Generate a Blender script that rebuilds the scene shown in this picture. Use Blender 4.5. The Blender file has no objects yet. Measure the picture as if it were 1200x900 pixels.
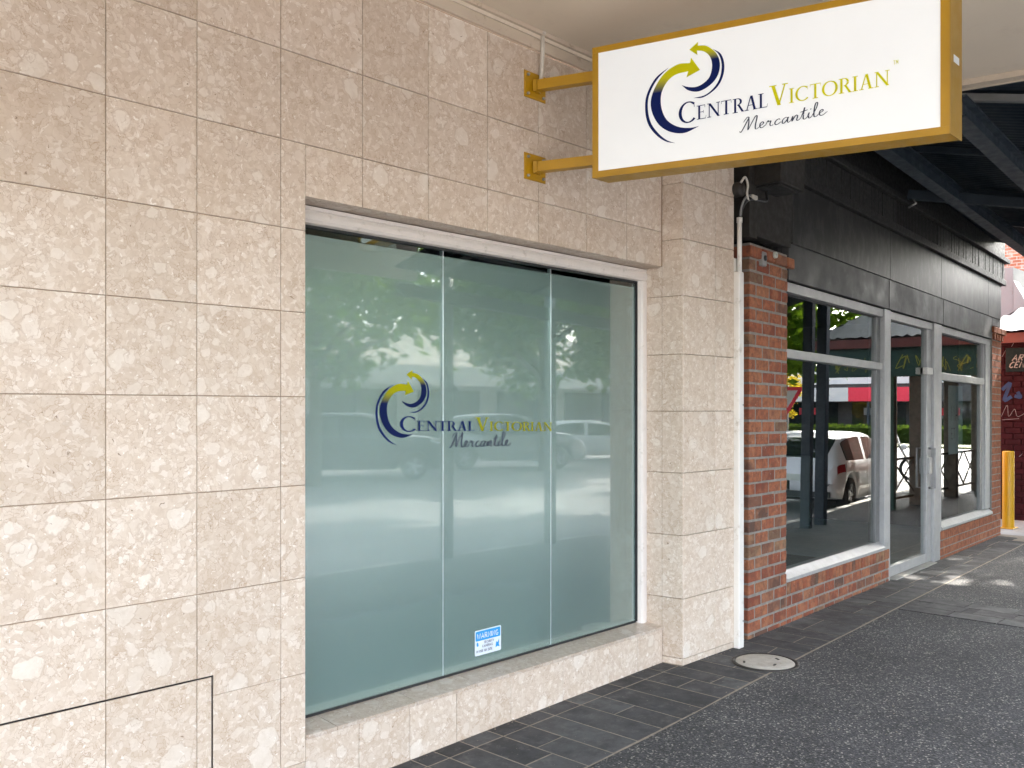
import bpy, math, random
import numpy as np
from mathutils import Vector, Matrix

random.seed(7)
D = bpy.data
SC = bpy.context.scene
COL = SC.collection

# ------------------------------------------------------------------ camera, sky, sun, exposure
cam = D.cameras.new('camera')
cam.sensor_width = 36.0
cam.lens = 31.8
cam.shift_y = 0.0233
cam.clip_start = 0.05
cam.clip_end = 600
camo = D.objects.new('camera', cam)
COL.objects.link(camo)
camo.location = (0, -3.235, 1.6)
camo.rotation_euler = (math.radians(90), 0, math.radians(43.616 - 90))
SC.camera = camo

SUN_EL, SUN_AZ = math.radians(42), math.radians(-3)      # azimuth measured from +X towards +Y
world = D.worlds.new('World')
SC.world = world
world.use_nodes = True
nt = world.node_tree
bg = nt.nodes['Background']
sky = nt.nodes.new('ShaderNodeTexSky')
sky.sky_type = 'NISHITA'
sky.sun_disc = False
sky.sun_elevation = SUN_EL
sky.sun_rotation = math.pi / 2 - SUN_AZ
sky.air_density = 1.0
sky.dust_density = 3.0
sky.ozone_density = 0.6
hs = nt.nodes.new('ShaderNodeHueSaturation')          # hazy, thin-cloud sky: paler than clear blue
hs.inputs['Saturation'].default_value = 0.5
nt.links.new(sky.outputs[0], hs.inputs['Color'])
nt.links.new(hs.outputs[0], bg.inputs[0])
bg.inputs[1].default_value = 0.15
sl = D.lights.new('sun', 'SUN')
sl.energy = 2.4
sl.angle = math.radians(0.6)
sl.color = (1.0, 0.94, 0.85)
so = D.objects.new('sun', sl)
COL.objects.link(so)
sd = Vector((math.cos(SUN_EL) * math.cos(SUN_AZ), math.cos(SUN_EL) * math.sin(SUN_AZ), math.sin(SUN_EL)))
so.rotation_euler = sd.to_track_quat('Z', 'Y').to_euler()
so.location = (20, -8, 20)

vs = SC.view_settings
vs.view_transform = 'Standard'
vs.look = 'None'
vs.gamma = 1
vs.exposure = 3.9
vs.use_curve_mapping = False
SC.render.engine = 'CYCLES'
SC.cycles.use_denoising = True
SC.cycles.max_bounces = 10
SC.cycles.diffuse_bounces = 5
SC.cycles.glossy_bounces = 5
SC.cycles.transparent_max_bounces = 12
SC.cycles.caustics_reflective = False
SC.cycles.caustics_refractive = True
SC.cycles.sample_clamp_indirect = 6

# ------------------------------------------------------------------ helpers
class MB:
    """collects geometry; build() links it as one mesh object"""
    def __init__(s):
        s.v, s.f, s.sm = [], [], []
    def add(s, verts, faces, smooth=False):
        n = len(s.v)
        s.v += [tuple(p) for p in verts]
        s.f += [tuple(i + n for i in f) for f in faces]
        s.sm += [smooth] * len(faces)
        return s
    def box(s, x0, x1, y0, y1, z0, z1):
        return s.add([(x0, y0, z0), (x1, y0, z0), (x1, y1, z0), (x0, y1, z0), (x0, y0, z1), (x1, y0, z1), (x1, y1, z1), (x0, y1, z1)],
                     [(0, 3, 2, 1), (4, 5, 6, 7), (0, 1, 5, 4), (1, 2, 6, 5), (2, 3, 7, 6), (3, 0, 4, 7)])
    def cbox(s, x0, x1, y0, y1, z0, z1, c=0.004):
        """box with all twelve edges chamfered"""
        X, Y, Z = (x0, x1), (y0, y1), (z0, z1)
        vs_, idx = [], {}
        for i in (0, 1):
            for j in (0, 1):
                for k in (0, 1):
                    sx, sy, sz = (c if i == 0 else -c), (c if j == 0 else -c), (c if k == 0 else -c)
                    for a in range(3):
                        idx[(i, j, k, a)] = len(vs_)
                        p = [X[i] + sx, Y[j] + sy, Z[k] + sz]
                        p[a] = (X[i], Y[j], Z[k])[a]
                        vs_.append(p)
        fs = []
        for a in range(3):
            b, d = (a + 1) % 3, (a + 2) % 3
            for e in (0, 1):
                q = []
                for (u, w) in ((0, 0), (1, 0), (1, 1), (0, 1)):
                    t = [0, 0, 0]; t[a] = e; t[b] = u; t[d] = w
                    q.append(idx[(t[0], t[1], t[2], a)])
                fs.append(tuple(q if e else q[::-1]))
        for a in range(3):
            b, d = (a + 1) % 3, (a + 2) % 3
            for u in (0, 1):
                for w in (0, 1):
                    t0 = [0, 0, 0]; t0[b] = u; t0[d] = w
                    t1 = list(t0); t1[a] = 1
                    q = [idx[(*t0, b)], idx[(*t1, b)], idx[(*t1, d)], idx[(*t0, d)]]
                    fs.append(tuple(q if (u + w) % 2 == 0 else q[::-1]))
        for i in (0, 1):
            for j in (0, 1):
                for k in (0, 1):
                    q = [idx[(i, j, k, a)] for a in range(3)]
                    fs.append(tuple(q if (i + j + k) % 2 else q[::-1]))
        return s.add(vs_, fs)
    def beam(s, a, b, w, h, up=(0, 0, 1)):
        a, b = Vector(a), Vector(b)
        d = (b - a).normalized()
        r = d.cross(Vector(up)).normalized()
        u = r.cross(d)
        vs_ = []
        for p in (a, b):
            for (i, j) in ((-1, -1), (1, -1), (1, 1), (-1, 1)):
                vs_.append(p + r * (i * w / 2) + u * (j * h / 2))
        return s.add(vs_, [(0, 1, 2, 3), (7, 6, 5, 4), (0, 4, 5, 1), (1, 5, 6, 2), (2, 6, 7, 3), (3, 7, 4, 0)])
    def tube(s, pts, r, n=10, cap=True):
        pts = [Vector(p) for p in pts]
        rr = r if isinstance(r, (list, tuple)) else [r] * len(pts)
        base = len(s.v)
        prev = None
        vs_, fs = [], []
        for i, p in enumerate(pts):
            d = (pts[min(i + 1, len(pts) - 1)] - pts[max(i - 1, 0)]).normalized()
            u = prev if prev is not None else (Vector((0, 0, 1)) if abs(d.z) < .9 else Vector((1, 0, 0)))
            r1 = d.cross(u).normalized()
            u = r1.cross(d).normalized()
            prev = u
            for k in range(n):
                a = 2 * math.pi * k / n
                vs_.append(p + (r1 * math.cos(a) + u * math.sin(a)) * rr[i])
        for i in range(len(pts) - 1):
            for k in range(n):
                fs.append((i * n + k, (i + 1) * n + k, (i + 1) * n + (k + 1) % n, i * n + (k + 1) % n))
        s.add(vs_, fs, True)
        if cap:
            m = len(pts) - 1
            s.f.append(tuple(base + k for k in range(n))); s.sm.append(False)
            s.f.append(tuple(base + m * n + k for k in reversed(range(n)))); s.sm.append(False)
        return s
    def lathe(s, prof, axis='z', n=20, c=(0, 0, 0)):
        vs_, fs = [], []
        for (r, h) in prof:
            for k in range(n):
                a = 2 * math.pi * k / n
                p = (r * math.cos(a), r * math.sin(a), h) if axis == 'z' else (r * math.cos(a), h, r * math.sin(a))
                vs_.append((p[0] + c[0], p[1] + c[1], p[2] + c[2]))
        for i in range(len(prof) - 1):
            for k in range(n):
                fs.append((i * n + k, i * n + (k + 1) % n, (i + 1) * n + (k + 1) % n, (i + 1) * n + k))
        return s.add(vs_, fs, True)
    def poly(s, pts):
        return s.add(pts, [tuple(range(len(pts)))])
    def slab(s, p0, p1, z0, z1, depth, c=0.002, z0b=None):
        """upright slab over plan line p0-p1; face looks to the right of p0->p1; front edges chamfered"""
        p0, p1 = Vector((p0[0], p0[1], 0)), Vector((p1[0], p1[1], 0))
        d = (p1 - p0).normalized()
        n = Vector((d.y, -d.x, 0))
        def P(u, z, dep): return u - n * dep + Vector((0, 0, z))
        o = [P(p0, z0, depth), P(p1, z0, depth), P(p1, z1, depth), P(p0, z1, depth)]
        m = [P(p0, z0, c), P(p1, z0, c), P(p1, z1, c), P(p0, z1, c)]
        f = [P(p0 + d * c, z0 + c, 0), P(p1 - d * c, z0 + c, 0), P(p1 - d * c, z1 - c, 0), P(p0 + d * c, z1 - c, 0)]
        fs = [(8, 9, 10, 11), (3, 2, 1, 0)]
        for a in (0, 4):
            for k in range(4):
                fs.append((a + k, a + (k + 1) % 4, a + 4 + (k + 1) % 4, a + 4 + k))
        return s.add(o + m + f, fs)
    def mesh(s, name, m=None):
        me = D.meshes.new(name)
        me.from_pydata(s.v, [], s.f)
        if any(s.sm):
            me.polygons.foreach_set('use_smooth', s.sm)
        if m: me.materials.append(m)
        me.validate()
        me.update()
        return me
    def build(s, name, m, parent=None, loc=None, label=None):
        o = D.objects.new(name, s.mesh(name, m))
        COL.objects.link(o)
        if parent: o.parent = parent
        if loc: o.location = loc
        if label: o['label'] = label
        return o

def tag(o, label=None, cat=None, group=None, kind=None):
    if label: o['label'] = label
    if cat: o['category'] = cat
    if group: o['group'] = group
    if kind: o['kind'] = kind
    return o

def thing(name, label, cat, loc=(0, 0, 0), rz=0, group=None):
    o = D.objects.new(name, None)
    COL.objects.link(o)
    o.location = loc
    o.rotation_euler = (0, 0, rz)
    o.empty_display_size = 0.2
    return tag(o, label, cat, group)

def copy_tree(o, parent=None):
    c = o.copy()
    COL.objects.link(c)
    if parent: c.parent = parent
    for ch in list(o.children): copy_tree(ch, c)
    return c

def cr(pts, n=6):
    """Catmull-Rom through pts"""
    P = [np.array(p, float) for p in pts]
    P = [2 * P[0] - P[1]] + P + [2 * P[-1] - P[-2]]
    out = []
    for i in range(1, len(P) - 2):
        for k in range(n):
            t = k / n
            a, b, c, d = P[i - 1], P[i], P[i + 1], P[i + 2]
            out.append(tuple(.5 * ((2 * b) + (c - a) * t + (2 * a - 5 * b + 4 * c - d) * t * t + (3 * b - a - 3 * c + d) * t ** 3)))
    out.append(tuple(P[-2]))
    return out

# ------------------------------------------------------------------ materials
class NT:
    def __init__(s, name):
        s.m = D.materials.new(name); s.m.use_nodes = True
        s.t = s.m.node_tree; s.b = s.t.nodes['Principled BSDF']; s.out = s.t.nodes['Material Output']
    def n(s, typ, **kw):
        nd = s.t.nodes.new('ShaderNode' + typ)
        for k, v in kw.items(): setattr(nd, k, v)
        return nd
    def l(s, a, b): s.t.links.new(a, b)
    def pos(s, offset=True, obj=False):
        if obj:
            g = s.n('TexCoord').outputs['Object']
        else:
            g = s.n('NewGeometry').outputs['Position']
        if not offset: return g
        oi = s.n('ObjectInfo')
        m = s.n('VectorMath', operation='MULTIPLY_ADD')
        cmb = s.n('CombineXYZ')
        for i, k in enumerate((37.1, 91.7, 53.3)):
            mm = s.n('Math', operation='MULTIPLY'); mm.inputs[1].default_value = k
            s.l(oi.outputs['Random'], mm.inputs[0]); s.l(mm.outputs[0], cmb.inputs[i])
        s.l(g, m.inputs[0]); m.inputs[1].default_value = (1, 1, 1); s.l(cmb.outputs[0], m.inputs[2])
        return m.outputs[0]
    def noise(s, vec, scale, detail=4, rough=.55, out='Fac'):
        nd = s.n('TexNoise'); nd.inputs['Scale'].default_value = scale
        nd.inputs['Detail'].default_value = detail; nd.inputs['Roughness'].default_value = rough
        if vec is not None: s.l(vec, nd.inputs['Vector'])
        return nd.outputs[out]
    def vor(s, vec, scale, feature='F1', out='Distance', rnd=1.0):
        nd = s.n('TexVoronoi', feature=feature); nd.inputs['Scale'].default_value = scale
        nd.inputs['Randomness'].default_value = rnd
        if vec is not None: s.l(vec, nd.inputs['Vector'])
        return nd.outputs[out]
    def ramp(s, fac, stops, interp='LINEAR'):
        nd = s.n('ValToRGB'); nd.color_ramp.interpolation = interp
        el = nd.color_ramp.elements
        while len(el) < len(stops): el.new(.5)
        for e, (p, c) in zip(el, stops):
            e.position = p
            e.color = (c, c, c, 1) if isinstance(c, (int, float)) else (*c, 1)
        s.l(fac, nd.inputs[0])
        return nd.outputs[0]
    def mix(s, fac, a, b, blend='MIX'):
        nd = s.n('Mix', data_type='RGBA', blend_type=blend)
        for sock, v in ((nd.inputs[0], fac), (nd.inputs[6], a), (nd.inputs[7], b)):
            if isinstance(v, (int, float)): sock.default_value = v
            elif isinstance(v, tuple): sock.default_value = (*v, 1)
            else: s.l(v, sock)
        return nd.outputs[2]
    def math(s, op, a, b=None):
        nd = s.n('Math', operation=op)
        for i, v in enumerate((a, b)):
            if v is None: continue
            if isinstance(v, (int, float)): nd.inputs[i].default_value = v
            else: s.l(v, nd.inputs[i])
        return nd.outputs[0]
    def bump(s, h, strength=.3, dist=.01):
        nd = s.n('Bump'); nd.inputs['Strength'].default_value = strength; nd.inputs['Distance'].default_value = dist
        s.l(h, nd.inputs['Height']); s.l(nd.outputs[0], s.b.inputs['Normal'])
    def set(s, color=None, rough=None, metal=None, spec=None, coat=None):
        for key, v in (('Base Color', color), ('Roughness', rough), ('Metallic', metal), ('Specular IOR Level', spec), ('Coat Weight', coat)):
            if v is None: continue
            sk = s.b.inputs[key]
            if isinstance(v, (int, float)): sk.default_value = v
            elif isinstance(v, tuple): sk.default_value = (*v, 1)
            else: s.l(v, sk)
        return s.m

def paint(name, col, rough=.5, metal=0, var=.12, scale=6, spec=.5, dirt=None, bump=0):
    """painted / plain surface with mottling and a little wear"""
    k = NT(name)
    p = k.pos()
    f = k.noise(p, scale, 6, .65)
    lo = tuple(c * (1 - var) for c in col); hi = tuple(min(1, c * (1 + var)) for c in col)
    c = k.ramp(f, [(.3, lo), (.7, hi)])
    if dirt:
        st = k.ramp(k.noise(p, scale * 2.7, 8, .75), [(.56, 0.0), (.72, 1.0)])
        c = k.mix(st, c, dirt)
    r = k.ramp(k.noise(p, scale * 4, 4), [(.3, max(.02, rough * .8)), (.7, min(1, rough * 1.25))])
    if bump: k.bump(k.noise(p, scale * 12, 4), bump, .004)
    return k.set(c, r, metal, spec)

def m_stone(name='stone', gain=1.0, rough=.42):
    k = NT(name)
    p = k.pos()
    w = k.noise(p, 9, 3, .6, 'Color')
    wv = k.n('VectorMath', operation='MULTIPLY_ADD')
    k.l(w, wv.inputs[0]); wv.inputs[1].default_value = (.085,) * 3; k.l(p, wv.inputs[2])
    w2 = k.noise(wv.outputs[0], 34, 3, .6, 'Color')
    wv2 = k.n('VectorMath', operation='MULTIPLY_ADD')
    k.l(w2, wv2.inputs[0]); wv2.inputs[1].default_value = (.030,) * 3; k.l(wv.outputs[0], wv2.inputs[2])
    q = wv2.outputs[0]
    g = lambda *c: tuple(min(1, v * gain) for v in c)
    small = k.vor(q, 52, 'F1', 'Color')
    edge = k.vor(q, 52, 'DISTANCE_TO_EDGE')
    bw = k.n('SeparateColor'); k.l(small, bw.inputs[0])
    base = k.ramp(bw.outputs[0], [(0.0, g(.53, .42, .325)), (.35, g(.60, .495, .40)), (.75, g(.665, .57, .48)), (1.0, g(.76, .69, .62))])
    sw = k.ramp(k.noise(q, 26, 5, .65), [(.32, g(.53, .415, .32)), (.68, g(.70, .61, .525))])
    base = k.mix(.42, base, sw)
    mcell = k.vor(q, 17, 'F1', 'Color'); md = k.vor(q, 17, 'F1', 'Distance')
    ms = k.n('SeparateColor'); k.l(mcell, ms.inputs[0])
    pick = k.math('GREATER_THAN', ms.outputs[0], .40)
    rad = k.math('ADD', k.math('MULTIPLY', ms.outputs[1], .42), .10)
    ins = k.ramp(k.math('SUBTRACT', md, rad), [(.0, 1.0), (.03, 0.0)])
    mm = k.math('MULTIPLY', pick, ins)
    mcol = k.ramp(ms.outputs[2], [(0, g(.60, .505, .415)), (1, g(.75, .675, .60))])
    mcol = k.mix(.25, mcol, sw)
    c = k.mix(k.math('MULTIPLY', mm, .8), base, mcol)
    bcell = k.vor(q, 7.5, 'F1', 'Color'); bd = k.vor(q, 7.5, 'F1', 'Distance')
    bs = k.n('SeparateColor'); k.l(bcell, bs.inputs[0])
    brad = k.math('ADD', k.math('MULTIPLY', bs.outputs[1], .30), .16)
    bpick = k.math('GREATER_THAN', bs.outputs[0], .62)
    bp = k.math('MULTIPLY', bpick, k.ramp(k.math('SUBTRACT', bd, brad), [(.0, 1.0), (.02, 0.0)]))
    bcol = k.ramp(k.noise(q, 22, 6, .65), [(.3, g(.65, .565, .48)), (.7, g(.755, .685, .61))])
    c = k.mix(k.math('MULTIPLY', bp, .85), c, bcol)
    e1 = k.ramp(edge, [(.0, 1.0), (.06, 0.0)])
    keep = k.math('SUBTRACT', 1.0, k.math('MULTIPLY', k.math('MAXIMUM', mm, bp), .9))
    fade = k.ramp(k.noise(p, 14, 3), [(.4, .15), (.62, 1.0)])
    e1 = k.math('MULTIPLY', k.math('MULTIPLY', e1, keep), fade)
    c = k.mix(k.math('MULTIPLY', e1, .75), c, g(.37, .25, .165))
    for dist, r_, pk in ((md, rad, pick), (bd, brad, bpick)):
        rim = k.ramp(k.math('ABSOLUTE', k.math('SUBTRACT', dist, r_)), [(0, 1.0), (.03, 0.0)])
        c = k.mix(k.math('MULTIPLY', k.math('MULTIPLY', rim, pk), .5), c, g(.40, .28, .19))
    vein = k.ramp(k.math('ABSOLUTE', k.math('SUBTRACT', k.noise(q, 13, 4, .6), .5)), [(0, 1.0), (.012, 0.0)])
    c = k.mix(k.math('MULTIPLY', k.math('MULTIPLY', vein, fade), .4), c, g(.42, .30, .21))
    fl = k.ramp(k.noise(q, 62, 2, .5), [(.67, 0.0), (.71, 1.0)])
    c = k.mix(k.math('MULTIPLY', fl, .7), c, g(.85, .81, .76))
    pit = k.ramp(k.noise(q, 48, 2, .5), [(.235, 1.0), (.265, 0.0)])
    c = k.mix(k.math('MULTIPLY', pit, .8), c, (.20, .13, .08))
    oi = k.n('ObjectInfo')
    tone = k.ramp(oi.outputs['Random'], [(0, (.925, .91, .89)), (.5, (.985, .98, .97)), (1, (1.04, 1.04, 1.04))])
    c = k.mix(1.0, c, tone, 'MULTIPLY')
    lg = k.ramp(k.noise(p, 2.2, 3), [(.3, (.965, .955, .945)), (.7, (1.03, 1.03, 1.03))])
    c = k.mix(1.0, c, lg, 'MULTIPLY')
    return k.set(c, rough, 0, .4)

def m_brick(name='brick'):
    k = NT(name)
    p = k.pos()
    oi = k.n('ObjectInfo')
    base = k.ramp(oi.outputs['Random'], [(0, (.20, .055, .033)), (.2, (.29, .085, .045)), (.45, (.34, .115, .058)), (.65, (.36, .145, .072)), (.78, (.19, .09, .06)), (.9, (.085, .055, .045)), (1, (.30, .18, .10))])
    n1 = k.noise(p, 22, 7, .7)
    c = k.mix(k.ramp(n1, [(.40, 0.0), (.66, .85)]), base, (.13, .06, .042))
    c = k.mix(k.ramp(k.noise(p, 9, 4), [(.5, 0.0), (.75, .6)]), c, (.46, .20, .10))
    c = k.mix(k.ramp(k.noise(p, 60, 3), [(.66, 0.0), (.75, .5)]), c, (.5, .42, .36))
    k.bump(k.noise(p, 45, 8, .7), .5, .006)
    return k.set(c, .85, 0, .25)

def m_asphalt(name, base=.045, chips=True):
    k = NT(name)
    p = k.pos(False)
    cell = k.vor(p, 125, 'F1', 'Color'); sc_ = k.n('SeparateColor'); k.l(cell, sc_.inputs[0])
    c = k.ramp(sc_.outputs[0], [(0, (base * .45,) * 3), (.7, (base * .95, base * .95, base * 1.0)), (.93, (base * 1.9, base * 1.85, base * 1.8)), (1, (base * 5.5, base * 5.1, base * 4.5))])
    big = k.ramp(k.noise(p, 1.3, 6, .6), [(.3, .78), (.7, 1.25)])
    c = k.mix(1.0, c, big, 'MULTIPLY')
    gum = k.math('MULTIPLY', k.math('LESS_THAN', k.vor(p, 2.3, 'F1', 'Distance'), .06), .55)
    c = k.mix(gum, c, (base * .5,) * 3)
    dk = k.ramp(k.noise(p, .8, 5, .7), [(.55, 0.0), (.75, .4)])
    c = k.mix(dk, c, (base * .55,) * 3)
    st = k.ramp(k.noise(p, 3.7, 7, .7), [(.58, 0.0), (.75, .35)])
    c = k.mix(st, c, (base * 1.9, base * 1.85, base * 1.75))
    if chips:
        sp = k.vor(p, 34, 'F1', 'Distance')
        s2 = k.vor(p, 34, 'F1', 'Color'); sx = k.n('SeparateColor'); k.l(s2, sx.inputs[0])
        chip = k.math('MULTIPLY', k.math('LESS_THAN', sp, .12), k.math('GREATER_THAN', sx.outputs[0], .85))
        c = k.mix(k.math('MULTIPLY', chip, .85), c, (.36, .33, .28))
    k.bump(k.vor(p, 125, 'F1', 'Distance'), .6, .005)
    return k.set(c, .82, 0, .35)

def m_slate(name='slate'):
    k = NT(name)
    p = k.pos()
    oi = k.n('ObjectInfo')
    b = k.ramp(oi.outputs['Random'], [(0, (.048, .048, .050)), (.5, (.070, .069, .071)), (.85, (.092, .091, .092)), (1, (.12, .12, .12))])
    c = k.mix(k.ramp(k.noise(p, 5, 8, .72), [(.4, 0.0), (.72, .85)]), b, (.028, .027, .027))
    c = k.mix(k.ramp(k.noise(p, 12, 9, .75), [(.52, 0.0), (.70, .6)]), c, (.15, .145, .14))
    c = k.mix(k.ramp(k.noise(p, 55, 2), [(.72, 0.0), (.76, .6)]), c, (.30, .27, .23))
    k.bump(k.noise(p, 14, 8, .7), .45, .008)
    r = k.ramp(k.noise(p, 7, 4), [(.3, .6), (.7, .85)])
    return k.set(c, r, 0, .3)

def m_glass(name='clear_glass', tint=(.74, .87, .85), ior=1.55):
    k = NT(name)
    fr = k.n('Fresnel'); fr.inputs['IOR'].default_value = ior
    R2 = k.math('DIVIDE', k.math('MULTIPLY', fr.outputs[0], 2.0), k.math('ADD', fr.outputs[0], 1.0))
    tr = k.n('BsdfTransparent'); tr.inputs[0].default_value = (*tint, 1)
    gl = k.n('BsdfGlossy'); gl.inputs['Roughness'].default_value = 0.0; gl.inputs[0].default_value = (.97, 1, .99, 1)
    mx = k.n('MixShader')
    k.l(R2, mx.inputs[0]); k.l(tr.outputs[0], mx.inputs[1]); k.l(gl.outputs[0], mx.inputs[2])
    k.l(mx.outputs[0], k.out.inputs[0])
    return k.m

def m_frost(name='frosted_glass'):
    k = NT(name)
    fr = k.n('Fresnel'); fr.inputs['IOR'].default_value = 1.5
    R2 = k.math('DIVIDE', k.math('MULTIPLY', fr.outputs[0], 2.0), k.math('ADD', fr.outputs[0], 1.0))
    df = k.n('BsdfDiffuse'); df.inputs[0].default_value = (.31, .47, .44, 1)
    tl = k.n('BsdfTranslucent'); tl.inputs[0].default_value = (.42, .60, .57, 1)
    rf = k.n('BsdfRefraction'); rf.inputs[0].default_value = (.84, .97, .95, 1); rf.inputs['Roughness'].default_value = .27; rf.inputs['IOR'].default_value = 1.15
    m0 = k.n('MixShader'); m0.inputs[0].default_value = .30
    k.l(df.outputs[0], m0.inputs[1]); k.l(tl.outputs[0], m0.inputs[2])
    m1 = k.n('MixShader'); m1.inputs[0].default_value = .50
    k.l(m0.outputs[0], m1.inputs[1]); k.l(rf.outputs[0], m1.inputs[2])
    sh = k.n('BsdfGlossy'); sh.inputs['Roughness'].default_value = .27; sh.inputs[0].default_value = (.85, .95, .93, 1)   # satin sheen of the etched film
    m2 = k.n('MixShader'); m2.inputs[0].default_value = .20
    k.l(m1.outputs[0], m2.inputs[1]); k.l(sh.outputs[0], m2.inputs[2])
    m1 = m2
    gl = k.n('BsdfGlossy'); gl.inputs['Roughness'].default_value = .022; gl.inputs[0].default_value = (.97, 1, .99, 1)
    mx = k.n('MixShader')
    k.l(R2, mx.inputs[0]); k.l(m1.outputs[0], mx.inputs[1]); k.l(gl.outputs[0], mx.inputs[2])
    k.l(mx.outputs[0], k.out.inputs[0])
    return k.m

def m_leaf(name, lo, hi):
    k = NT(name)
    p = k.pos(False)
    c = k.ramp(k.noise(p, 2.5, 3), [(.3, lo), (.7, hi)])
    r = k.n('NewGeometry')
    c = k.mix(k.math('MULTIPLY', r.outputs['Random Per Island'], .5), c, hi)
    df = k.n('BsdfDiffuse'); tl = k.n('BsdfTranslucent')
    k.l(c, df.inputs[0])
    k.l(k.mix(1.0, c, (1.5, 1.5, .5), 'MULTIPLY'), tl.inputs[0])
    mx = k.n('MixShader'); mx.inputs[0].default_value = .4
    k.l(df.outputs[0], mx.inputs[1]); k.l(tl.outputs[0], mx.inputs[2])
    k.l(mx.outputs[0], k.out.inputs[0])
    return k.m

def m_emblem(name, top, bottom, p0, p1):
    k = NT(name)
    tc = k.n('TexCoord'); sp = k.n('SeparateXYZ')
    k.l(tc.outputs['Generated'], sp.inputs[0])
    return k.set(k.ramp(sp.outputs[2], [(p0, bottom), (p1, top)]), .45, None, .12)

def m_emit(name, col, s):
    k = NT(name)
    k.b.inputs['Emission Color'].default_value = (*col, 1); k.b.inputs['Emission Strength'].default_value = s
    return k.set(col, .4)

M = {}
M['stone'] = m_stone()
M['stone_sill'] = m_stone('stone_sill', .82, .3)
M['grout'] = paint('grout', (.31, .225, .16), .9)
M['seam'] = paint('dark_seam', (.012, .011, .01), .9)
M['brick'] = m_brick()
M['mortar'] = paint('mortar', (.235, .21, .185), .95, var=.25, scale=20, bump=.4)
M['white_frame'] = paint('white_frame', (.70, .64, .59), .38, var=.05, dirt=(.48, .42, .36))
M['alu'] = paint('aluminium', (.40, .395, .39), .48, metal=.2, var=.12, scale=9, dirt=(.30, .28, .26))
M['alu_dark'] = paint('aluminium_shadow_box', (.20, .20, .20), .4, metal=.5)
M['glass'] = m_glass()
M['frost'] = m_frost()
M['rubber'] = paint('rubber', (.02, .02, .02), .7)
M['soffit'] = paint('soffit', (.70, .61, .49), .75, var=.05, scale=1.2, dirt=(.64, .55, .44))
M['trim'] = paint('cream_trim', (.56, .47, .37), .6, var=.06, scale=4, dirt=(.28, .2, .13))
M['gold'] = paint('gold_paint', (.44, .235, .002), .4, metal=.0, var=.10, scale=5, spec=.6)
M['gold_edge'] = paint('gold_anodised', (.36, .22, .045), .5, metal=.15, var=.1, scale=3)
M['sign_white'] = paint('sign_acrylic', (.77, .79, .80), .35, var=.015, scale=2)
_b = M['sign_white'].node_tree.nodes['Principled BSDF']          # back-lit light box
_b.inputs['Emission Color'].default_value = (.92, .97, 1, 1); _b.inputs['Emission Strength'].default_value = .018
M['navy'] = paint('navy_vinyl', (.003, .012, .095), .45, var=.05, spec=.12)
M['lime'] = paint('lime_vinyl', (.62, .60, .003), .45, var=.05, spec=.12)
M['slate_script'] = paint('grey_vinyl', (.06, .068, .10), .5, var=.05, spec=.12)
M['emblem'] = m_emblem('emblem_vinyl', (.60, .58, .003), (.003, .012, .10), .60, .80)
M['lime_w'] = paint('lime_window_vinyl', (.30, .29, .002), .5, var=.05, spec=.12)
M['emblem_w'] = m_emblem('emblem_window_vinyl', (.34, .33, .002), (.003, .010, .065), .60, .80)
M['steel'] = paint('galvanised', (.35, .34, .32), .4, metal=.8)
M['pipe_white'] = paint('pipe_white', (.72, .69, .64), .5, var=.05, scale=4, dirt=(.42, .36, .28))
M['conduit'] = paint('conduit_cream', (.58, .54, .47), .5, var=.05)
M['cable'] = paint('black_cable', (.015, .015, .016), .5)
M['fascia_grey'] = paint('fascia_grey', (.045, .0445, .045), .55, var=.12, scale=1.5, dirt=(.10, .10, .105), spec=.4)
M['marble'] = None
M['darkwall'] = paint('dark_render', (.017, .014, .011), .75, var=.18, scale=5)
M['darkboard'] = paint('dark_board', (.018, .017, .016), .6, var=.2, scale=8, spec=.3)
M['steelblue'] = paint('blue_steel', (.015, .025, .036), .5, var=.2, scale=4, dirt=(.035, .042, .05))
M['steelblue_dark'] = paint('blue_sheet', (.012, .020, .030), .55, var=.2, scale=3)
M['greysteel'] = paint('grey_steel', (.22, .22, .215), .5, var=.15)
M['asphalt'] = m_asphalt('asphalt', .070)
M['road'] = m_asphalt('road_asphalt', .16, False)
M['slate'] = m_slate()
M['sand'] = paint('sandy_joint', (.25, .21, .165), .95, var=.25, scale=25)
M['concrete'] = paint('concrete', (.36, .34, .31), .85, var=.15, scale=3, dirt=(.28, .25, .22), bump=.3)
M['cover'] = paint('cover_concrete', (.42, .39, .34), .8, var=.16, scale=14, dirt=(.23, .17, .10), bump=.5)
M['iron'] = paint('cast_iron', (.05, .045, .04), .6, metal=.6)
M['yellow'] = paint('yellow_paint', (.60, .32, .004), .4, var=.06, scale=5, dirt=(.5, .27, .02))
M['redwall'] = paint('red_paint', (.030, .004, .007), .75, var=.3, scale=5, dirt=(.042, .008, .012), spec=.2)
M['blackgreen'] = paint('dark_green_board', (.004, .013, .012), .7, var=.1, spec=.2)
M['green'] = paint('heritage_green', (.007, .04, .028), .5, var=.15)
M['goldletter'] = paint('gold_lettering', (.24, .23, .19), .5)
M['yellowletter'] = paint('yellow_lettering', (.26, .27, .03), .5)
M['timber'] = paint('weathered_timber', (.13, .105, .08), .8, var=.3, scale=12)
M['redtimber'] = paint('red_brown_timber', (.12, .03, .02), .6, var=.2)
M['zinc'] = paint('dimmed_zinc', (.12, .118, .112), .5, metal=.1, var=.12, scale=2, dirt=(.075, .062, .047))  # roof sheet darkened in its colour so direct sun does not clip
M['farbrick'] = None
M['parapet'] = paint('dimmed_parapet', (.20, .20, .195), .85, var=.12, scale=2, dirt=(.14, .13, .12))  # white render set grey in its colour to offset overexposure
M['offwhite'] = paint('offwhite_render', (.55, .545, .53), .8, var=.05, scale=1)
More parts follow.
